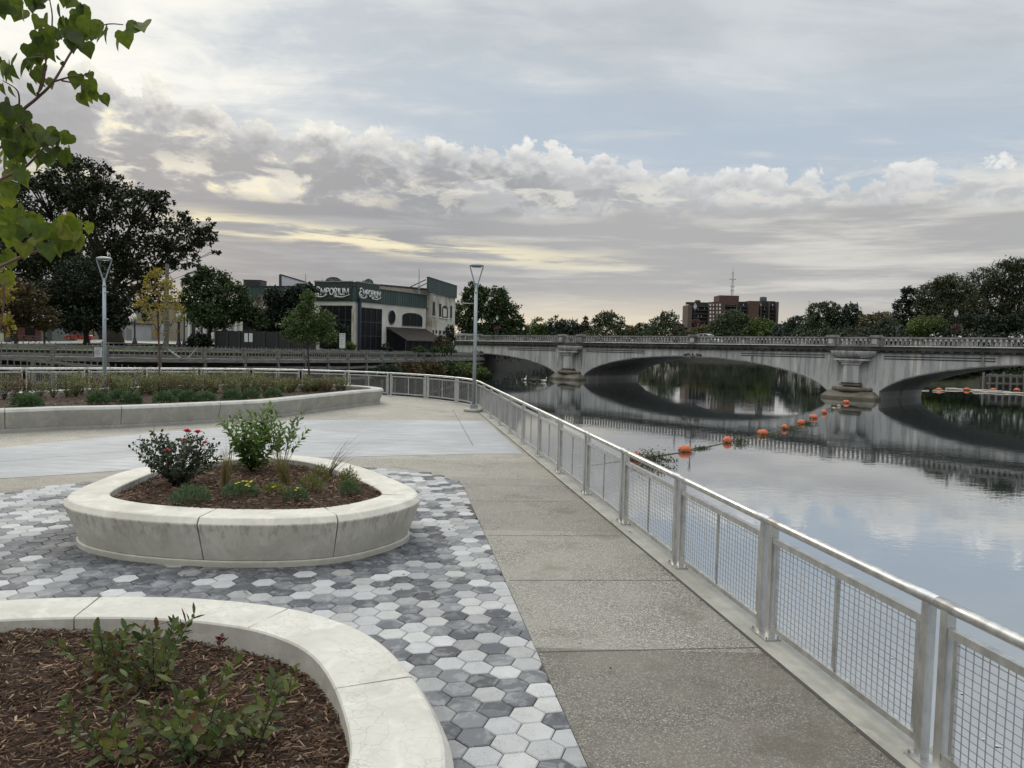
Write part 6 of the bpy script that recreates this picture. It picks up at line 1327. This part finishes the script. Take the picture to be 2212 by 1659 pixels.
tree('sycamore_tree','huge dark sycamore towering over the far lawn','' and 0 or 118,250,1.0,[(165,392,72,58),(85,430,62,55),(205,440,75,62),(310,458,62,50),(385,510,58,42),(300,550,80,58),(200,545,105,65),(85,540,85,65),(10,560,75,85),(440,512,30,26),(150,640,100,48),(300,628,70,48),(-10,470,60,55),(345,432,26,24),(255,420,30,30),(395,560,40,25,.6),(140,350,30,20),(466,540,16,10),(432,582,15,9),(262,388,13,10),(398,468,15,12),(452,478,13,10),(232,368,14,12),(60,388,18,14)],.52,42000,L_syc,1.1,501,group=GT,clr=.15,top=(215,520),shell=.5,limb=9)
tree('maple_tree','dense dark maple standing before the sycamore trunk',92,184,1.0,[(185,615,66,55),(150,672,48,45),(228,665,52,46),(118,640,38,42),(190,690,80,30),(255,700,25,18)],.40,15000,L_map,.32,502,group=GT,clr=.24,shell=.4)
tree('small_rusty_tree','small rust brown tree with crooked trunk at the frame edge',80,32,1.0,[(50,650,58,38),(15,678,50,36),(92,688,36,26),(30,630,36,24)],.34,6500,L_rust,.22,503,group=GT,clr=.24,top=(36,668))
tree('street_tree','rounded green street tree beside the yellow young tree',90,448,1.0,[(455,612,42,36),(425,650,38,38),(500,640,40,32),(470,680,62,32),(530,672,32,30),(412,612,20,22),(556,695,22,22),(440,590,20,14)],.36,13000,L_grn,.26,504,group=GT,clr=.22,shell=.4)
tree('dark_shade_tree','dark spreading tree right before the shop fascia',95,610,1.0,[(615,680,42,40),(598,645,28,26),(640,640,26,24),(590,700,32,34),(668,632,14,22),(650,670,32,30),(655,700,30,25)],.36,12000,L_dcon,.22,505,group=GT,clr=.22,shell=.4)
tree('bare_tan_tree','thin tan leaved tree between two dark trees',97,565,1.0,[(565,665,18,34),(575,690,22,25)],.30,1500,L_tan,.14,506,group=GT)
tree('atrium_shrub','tall loose shrub climbing before the dark atrium window',94,735,1.0,[(735,735,26,20),(722,712,18,20),(745,715,12,16),(712,745,16,12)],.26,3200,L_map,.10,507,cat='shrub')
def bush(u,v,ru,rv,Y,lm,label,ls=.22,n=900,name='round_bush',zb=.9): return tree(name,label,Y,u,zb,[(u,v,ru,rv),(u-ru*.4,v+rv*.3,ru*.6,rv*.7),(u+ru*.4,v+rv*.3,ru*.6,rv*.7)],ls,n,lm,.06,int(u*7)%997,shell=.5,clr=.22,cat='bush',limb=3)
bush(432,736,27,17,88,L_dcon,'dark clipped bush beside the street tree trunk',.3,2600); bush(754,748,14,10,92,L_bri,'golden green round bush by the corner pilaster',.22,1400); bush(836,752,12,12,97,L_dcon,'small dark bush by the porch wall'); bush(905,756,17,9,99,L_grn,'low green bush before the porch',.2,1100); bush(938,757,12,8,100,L_grn,'smaller low green bush next to the porch post',.2,900)
bush(957,742,20,20,106,LM('red_bush_leaf',(.08,.03,.02),(.06,.045,.018),(.035,.05,.018)),'reddish bush next to the annex wall',.25,2200); bush(962,758,26,13,105,L_grn,'dark green bush below the reddish one',.25,1500)
for u,t_,lb in ((967,703,'first of two narrow dark cypresses by the annex'),(976,701,'second narrow dark cypress by the annex')): tree('cypress',lb,110,u,1.0,[(u,740,8,20),(u,720,6,18),(u,t_+8,3.5,9)],.22,1400,L_dcon,.10,int(u),group='narrow cypresses by the annex',shell=.6,clr=.14,limb=2)
tree('broad_green_tree','broad dense green tree behind the plaza lamp and the bridge end',172,1060,1.0,[(1028,640,30,26),(1062,655,40,38),(1002,680,30,36),(1050,695,60,34),(1096,685,34,34),(1122,708,24,20),(1018,622,16,12),(1080,640,20,18),(1060,715,70,18)],.6,16000,L_grn,.6,510,clr=.20,shell=.45)
# hedge bank under the boardwalk
HBP=[(836,800,30,11),(880,797,30,13),(925,795,32,15),(965,795,32,17),(1000,797,30,17),(1028,800,20,16),(1045,806,12,10)]
for i,(u,v,ru,rv) in enumerate(HBP):
    Y=78+i*6.2; lb=['dark','rust speckled','brownish','olive','yellow green','bright green','grassy'][i]+' bank shrub below the boardwalk, '+['farthest from','second toward','third toward','fourth toward','fifth toward','sixth toward','nearest to'][i]+' the bridge'
    tree('bank_shrub',lb,Y,u,-3.3,[(u,v,ru*1.0,rv),(u+8,v+6,ru*.9,rv*.8),(u-8,v+7,ru*.8,rv*.8)],.30,3600,[L_dcon,L_rust,L_rust,L_grn,L_bri,L_bri,L_grn][i],.08,520+i,group='shrubs on the bank below the boardwalk',shell=.5,clr=.2,cat='bush',limb=4,flat=.9)
# tree line beyond the bridge
def ft(u,Y,lobes,lm,label,ls,n,seed,name='distant_tree',zb=.6,tr=.5,**k): tree(name,label,Y,u,zb,[(l[0],l[1]-1,l[2]*1.08,l[3]*1.08) for l in lobes]+[(u,722,sum(l[2] for l in lobes)*.55,14,.8),(u,746,sum(l[2] for l in lobes)*.5,18,.6)],ls*1.1,int(n*2.4),lm,tr,seed,group='tree line beyond the bridge',clr=.2,shell=.5,limb=4,**k)
ft(1163,470,[(1163,702,18,14),(1155,714,22,12),(1178,714,16,12)],L_bri,'pale green distant tree just right of the broad green one',1.1,1600,601)
ft(1195,470,[(1200,703,20,18),(1188,714,18,12),(1212,712,18,14)],L_farb,'dark rounded distant tree next to the pale green one',1.1,1900,602)
ft(1232,470,[(1232,706,20,15),(1245,713,18,12),(1222,715,16,10)],L_farb,'low dark distant tree left of the conifer',1.1,1700,603)
ft(1265,465,[(1265,714,14,12),(1265,703,8,10),(1265,692,4,8)],L_dcon,'pointed dark conifer in the distant tree line',.9,1300,604)
ft(1310,460,[(1302,690,24,14),(1326,694,24,16),(1310,712,34,15),(1290,700,14,12),(1316,680,18,8)],L_far,'tall open crowned distant tree left of the lantern posts',1.1,2400,605,tr=.8)
ft(1355,470,[(1352,714,24,10),(1372,716,18,9)],L_fary,'low yellowish distant tree behind the balustrade',1.1,1300,606)
ft(1395,470,[(1390,712,20,12),(1405,716,20,10)],L_far,'low green distant tree between the taller ones',1.1,1300,607)
ft(1432,455,[(1425,700,22,16),(1445,692,22,18),(1432,712,36,14),(1452,708,18,16),(1440,682,14,8)],L_far,'tall distant tree behind the far lantern post',1.1,2500,608,tr=.8)
ft(1472,455,[(1470,715,18,12),(1480,718,14,9)],L_farb,'dark distant tree at the foot of the brick tower',1.1,1100,609)
ft(1520,420,[(1520,717,28,12),(1500,720,20,10),(1540,714,20,12)],L_fary,'rusty green tree before the brick tower',1.0,2200,610)
ft(1580,410,[(1582,691,32,20),(1556,705,25,16),(1610,705,27,16),(1590,716,50,12)],L_far,'biggest tree before the middle of the brick tower',1.0,4200,611)
ft(1642,405,[(1640,704,26,16),(1660,711,19,12),(1636,716,33,10)],L_bri,'bright green tree before the end of the brick tower',1.0,2400,612)
ft(1690,380,[(1690,714,18,12),(1704,710,14,12)],L_farb,'low dark tree just past the brick tower',1.0,1400,613)
ft(1725,300,[(1724,700,22,18),(1712,712,20,13),(1738,712,20,13)],L_farb,'dark round tree with sky gaps near the open crowned one',.8,1900,614)
ft(1782,290,[(1775,674,30,18),(1800,682,18,20),(1756,692,20,16),(1780,706,42,18),(1790,662,20,9)],L_far,'tall open crowned tree above the bridge pier',.8,3800,615,tr=.9)
ft(1840,285,[(1840,678,17,20),(1834,700,20,20),(1852,704,16,18)],L_farb,'dark upright tree above the bridge pier',.8,2600,616)
ft(1885,270,[(1880,698,24,16),(1905,692,24,16),(1866,712,18,12),(1910,710,30,15)],L_fary,'yellowish green tree between the pier trees and the willows',.8,3200,617)
ft(1938,215,[(1938,706,22,16),(1925,714,20,12)],L_bri,'small bright green tree under the spiky one',.6,1800,618,zb=1.5)
ft(1960,205,[(1962,640,16,18),(1950,660,20,14),(1972,664,18,18),(1945,680,16,12),(1965,692,18,18),(1956,628,10,10)],L_dcon,'spiky dark tree leaning beside the willows',.5,3000,619,zb=1.5,tr=.4)
GW='big willows beyond the bridge end'
tree('willow_tree','spreading willow nearest the spiky dark tree',190,2035,1.8,[(2020,640,40,32),(2060,625,44,36),(2035,680,56,36),(2085,665,44,40),(2000,665,24,24),(2045,612,26,16)],.66,17000,L_wil,1.0,620,group=GW,clr=.2,shell=.45,limb=10,asp=.4)
tree('willow_tree','tallest willow at the frame edge',195,2150,1.8,[(2120,615,44,36),(2165,600,44,40),(2215,610,50,50),(2140,655,60,40),(2205,665,50,40),(2185,572,34,18),(2250,640,40,60)],.66,21000,L_wil,1.3,621,group=GW,clr=.2,shell=.45,limb=10,asp=.4)
tree('leafy_tree','dark leafy tree below the willows',180,2110,1.8,[(2100,700,50,24),(2150,705,50,24),(2200,700,40,28),(2070,706,28,18)],.6,9000,L_map,.6,622,group=GW,clr=.22,shell=.45)
tree('leafy_tree','bright green bush tree behind the balustrade before the willows',170,2000,1.8,[(1995,705,34,20),(2025,700,24,20),(1975,714,20,12)],.5,3600,L_bri,.4,623,group=GW,clr=.22,shell=.45)
for i,(u,v,ru,rv,Y,lm,lb) in enumerate([(1950,790,30,14,150,L_grn,'dark green bank bush seen under the arch next to the pier'),(2010,785,36,14,148,L_bri,'bright green bank bush seen under the arch'),(2070,784,36,16,146,L_grn,'mid green bank bush under the arch before the jetty'),(2130,786,36,16,146,L_map,'dark bank bush behind the jetty'),(2190,786,36,16,146,L_grn,'green bank bush behind the jetty at the frame edge')]):
    tree('bank_bush',lb,Y,u,-3.0,[(u,v,ru,rv),(u-14,v+16,ru*.8,rv*1.2),(u+14,v+18,ru*.8,rv*1.2)],.45,3800,lm,.12,640+i,group='bushes on the bank under the arch',cat='bush',shell=.5,limb=3)
# woods that read as one mass along the horizon and the right bank
def woods(name,label,pts,zb,h,n,ls,lm,seed,wd=8):
    rg=np.random.RandomState(seed); P=catmull([Vector(p) for p in pts],10); s=arclen(P); L=s[-1]; q=rg.uniform(0,L,n); q.sort(); B=[];k=0
    for x in q:
        while s[k+1]<x: k+=1
        p=P[k].lerp(P[k+1],(x-s[k])/(s[k+1]-s[k])); top=h*(.62+.38*mnoise.noise(Vector((x*.045,seed,0)))+.22*mnoise.noise(Vector((x*.16,seed,3)))); B.append((p.x+rg.normal(0,wd*.4),p.y+rg.normal(0,wd*.4),zb+top*rg.uniform(0,1)**.75))
    o=leaves(name,B,rdir(rg,n,-.2),rdir(rg,n,.7),ls*rg.uniform(.6,1.4,n),ls*.6,'quad',lm); tag(o,label,'woods',None,'stuff')
woods('distant_woods','long low band of distant woods along the horizon',[(-420,330),(-260,420),(-130,480),(-30,495),(40,492),(100,482),(160,475),(230,470),(330,460),(420,455)],.4,13.2,42000,1.3,L_farb,1,10)
woods('bank_woods','dark undergrowth along the wooded bank beyond the bridge',[(150,132),(118,148),(100,163),(94,185),(102,215),(112,250),(126,300),(175,365),(240,412)],-1.0,16,34000,.9,L_map,2,7)
woods('shore_woods','dark undergrowth along the far side bank behind the bridge',[(-9,158),(-4,175),(2,215),(14,270),(30,350),(45,440)],-1.5,10,14000,.8,L_map,4,5)
woods('bank_undergrowth','dark undergrowth on the near slope under the arch',[(128,124),(104,138),(88,146),(78,155),(77,172)],-3.2,6.0,9000,.5,L_map,3,3)
# ================================================================ brick tower and masts
M_tb=mat('red_brown_brick',[(.085,.050,.042),(.118,.070,.058)],.9,scale=.3); M_tb2=mat('brown_concrete_panel',[(.10,.072,.063),(.13,.095,.082)],.9,scale=.2); M_tdk=mat('shadowed_balcony',[(.03,.028,.03),(.045,.04,.042)],.9); M_tw=mat('window_sky_reflection',[(.62,.64,.66),(.75,.76,.78)],.3)  # tower windows: reflected sky put into their pale colour
def z5(x,y): return ((1600+x*.24109)/1.1302,(600+y*.24109)/1.1302)
TY=573; tower=T('apartment_tower','brick apartment tower with dark balconies rising behind the trees','building',at(*z5(780,880),TY))
def tbox(name,x0,x1,yt,Y,m,par=tower,yb=905,dep=18):
    a=at(*z5(x0,yb),Y); b=at(*z5(x1,yt),Y); z0=min(0,a[2]) if yb==905 else a[2]; mb=MB(); mb.box(((a[0]+b[0])/2,Y+dep/2,(z0+b[2])/2),(b[0]-a[0],dep,b[2]-z0)); return mb.build(name,m,par)
for nm,x0,x1,yt,Y,m in (('end_wing',321,375,599,573,M_tb2),('balcony_bay',375,532,592,576,M_tdk),('brick_wing',532,708,574,572,M_tb),('balcony_bay',708,932,567,577,M_tdk),('brick_wing',932,1050,560,572.5,M_tb),('balcony_bay',1050,1216,562,576,M_tdk),('end_wing',1216,1252,568,573,M_tb2)): tbox(nm,x0,x1,yt,Y,m)
tbox('penthouse',645,848,506,574,M_tb,dep=16,yb=600); tbox('penthouse',600,700,566,576,M_tb2,dep=8,yb=600)
for x0,x1 in ((380,528),(712,930),(1085,1130),(1172,1212)):
    for k in range(8): tbox('balcony_slab',x0,x1,612+k*37.5,574.2,M_mull,yb=617+k*37.5,dep=1.9)
for x in (1068,1150,700,820): tbox('divider',x-3,x+3,570,573.6,M_tb2,dep=3)
for x in (558,588,623,655):
    for k in range(5): tbox('window',x-(9 if x in(558,655) else 6),x+(8 if x in(558,655) else 6),588+k*38,571.9,M_tw,yb=609+k*38,dep=.3)
wr=random.Random(4)
for x0,x1,Y in ((390,520,575.7),(720,920,576.7),(1058,1070,571.9),(1094,1120,575.7),(1178,1206,575.7)):
    x=x0+8
    while x<x1:
        for k in range(8):
            if wr.random()<.28: tbox('window',x,x+7,590+k*37.5,Y,M_tw,yb=606+k*37.5,dep=.3)
        x+=32
mb=MB(); a=at(*z5(450,592),573); h=at(*z5(450,545),573)[2]-a[2]; mb.box((a[0],580,a[2]+h*.25),(17,5,h*.5)); mb.lathe((a[0],580,a[2]+h*.5),[(2.2,0),(2.2,h*.35),(1.2,h*.5),(0,h*.52)],12); mb.build('roof_tank',M_tdk,tower)
mb=MB(); a=at(*z5(1122,565),573); mb.lathe((a[0],580,a[2]-1),[(2.6,0),(2.6,4.2),(2.2,4.8),(0,5)],14); mb.build('roof_tank',M_unit,tower)
def lattice(u,vt,vb,Y,w,label,m,name='lattice_mast'):
    a=at(u,vb,Y); b=at(u,vt,Y); r=T(name,label,'mast',(a[0],Y,a[2])); h=b[2]-a[2]; mb=MB()
    for k in range(3): 
        an=k*2.094; mb.bar((a[0]+w*math.cos(an),Y+w*math.sin(an),a[2]-1),(a[0]+w*.5*math.cos(an),Y+w*.5*math.sin(an),a[2]+h*.8),w*.34)
    mb.bar((a[0],Y,a[2]+h*.75),(a[0],Y,b[2]),w*.35); mb.build('lattice_frame',m,r); mb=MB(); n=10
    for i in range(n):
        z0,z1=a[2]+h*.8*i/n,a[2]+h*.8*(i+1)/n; q=w*(1-.5*i/n); mb.bar((a[0]-q,Y,z0),(a[0]+q,Y,z1),w*.2); mb.bar((a[0]+q,Y,z0),(a[0]-q,Y,z1),w*.2)
    mb.build('cross_bracing',m,r)
    for f,ww in ((.55,2.6),(.17,1.5),(.31,1.8)): mb=MB(); mb.box((a[0],Y,a[2]+h*f),(w*ww*2,w*1.2,w*.9)); mb.build('antenna',m,r)
M_mast=mat('white_mast_paint',[(.55,.55,.55),(.65,.65,.65)],.6)
q=z5(776,0)[0]; lattice(q,z5(0,205)[1],z5(0,503)[1],580,.9,'tall white antenna mast on top of the brick tower',M_mast)
q=z5(290,0)[0]; lattice(q,z5(0,660)[1],z5(0,880)[1],620,1.2,'pale lattice mast standing beside the brick tower',M_mast)
for u,v in ((1155,690),(1237,690),(1281,688)): mast(u,v-6,v+32,900,.5,'faint radio mast on the horizon, '+{1155:'farthest from',1237:'second toward',1281:'nearest to'}[u]+' the brick tower','radio mast','radio_mast')
# ================================================================ jetty, logs and far buoys under the right arch
def z6(x,y): return ((1960+x*.24412)/1.1302,(600+y*.24412)/1.1302)
jt=T('timber_jetty','dark timber jetty with posts seen under the arch','jetty',(at(*z6(2000,1430),133)[0],133,ZW))
for k in range(9):
    x=1800+k*68; a=at(*z6(x,1440),132.5+(k%2)); top=at(*z6(x,1262+(k%3)*14),133)[2]; mb=MB(); mb.box((a[0],a[1],(top+ZW-.4)/2),(.26,.26,top-ZW+.4)); mb.build('pile',M_wood,jt)
for yy in (1292,1375):
    a=at(*z6(1840,yy),133); b=at(*z6(2420,yy+10),133); mb=MB(); mb.bar(a,b,.22,.3); mb.build('beam',M_wood,jt)
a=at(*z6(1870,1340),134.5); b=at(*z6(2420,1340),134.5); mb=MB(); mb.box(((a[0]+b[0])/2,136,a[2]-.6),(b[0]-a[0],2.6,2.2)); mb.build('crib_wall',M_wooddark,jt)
fl_=[(1000,1441,'far orange buoy closest to the bridge pier'),(1070,1436,'second far orange buoy past the pier'),(1362,1440,'third far orange buoy past the pier'),(1640,1438,'fourth far orange buoy lying on the pale logs'),(1905,1441,'fifth far orange buoy beside the jetty'),(2140,1443,'last far orange buoy near the frame edge')]
for x,y,lb in fl_[1:]:
    p=gp(*z6(x,y+8),ZW); r=T('buoy',lb,'buoy',p,'orange buoys beyond the bridge'); mb=MB(); mb.ball((p[0],p[1],p[2]+.16),.30,18,10,(1.75,1,.95)); mb.build('float',M_buoy,r); mb=MB(); mb.bar((p[0]-.60,p[1],p[2]+.13),(p[0]-.5,p[1],p[2]+.16),.06,n=8); mb.bar((p[0]+.60,p[1],p[2]+.13),(p[0]+.5,p[1],p[2]+.16),.06,n=8); mb.build('end_cap',M_rope,r)
M_log=mat('bleached_log',[(.36,.33,.27),(.50,.47,.40)],.8,scale=1)
for x0,y0,x1,y1,rad,lb in ((800,1441,1270,1444,.16,'thin bleached log boom starting at the pier'),(1300,1447,1450,1447,.14,'short bleached log between two far buoys'),(1430,1430,2000,1450,.24,'long bleached floating log near the jetty'),(1700,1452,2110,1472,.22,'forked bleached log in front of the long one'),(2000,1462,2300,1478,.22,'bleached log drifting past the jetty'),(850,1440,905,1400,.13,'broken branch sticking up beside the pier')):
    a=gp(*z6(x0,y0+8),ZW); b=gp(*z6(x1,y1+8),ZW)
    if lb.startswith('broken'): b=at(*z6(x1,y1),a[1])
    m_=[Vector(a).lerp(Vector(b),k/6)+Vector((0,.3*math.sin(k*1.3),.05+.05*math.sin(k*2.1))) for k in range(7)]
    mb=MB(); mb.tube(m_,[rad*(1-.08*k) for k in range(7)],8); tag(mb.build('floating_log',M_log),lb,'log')
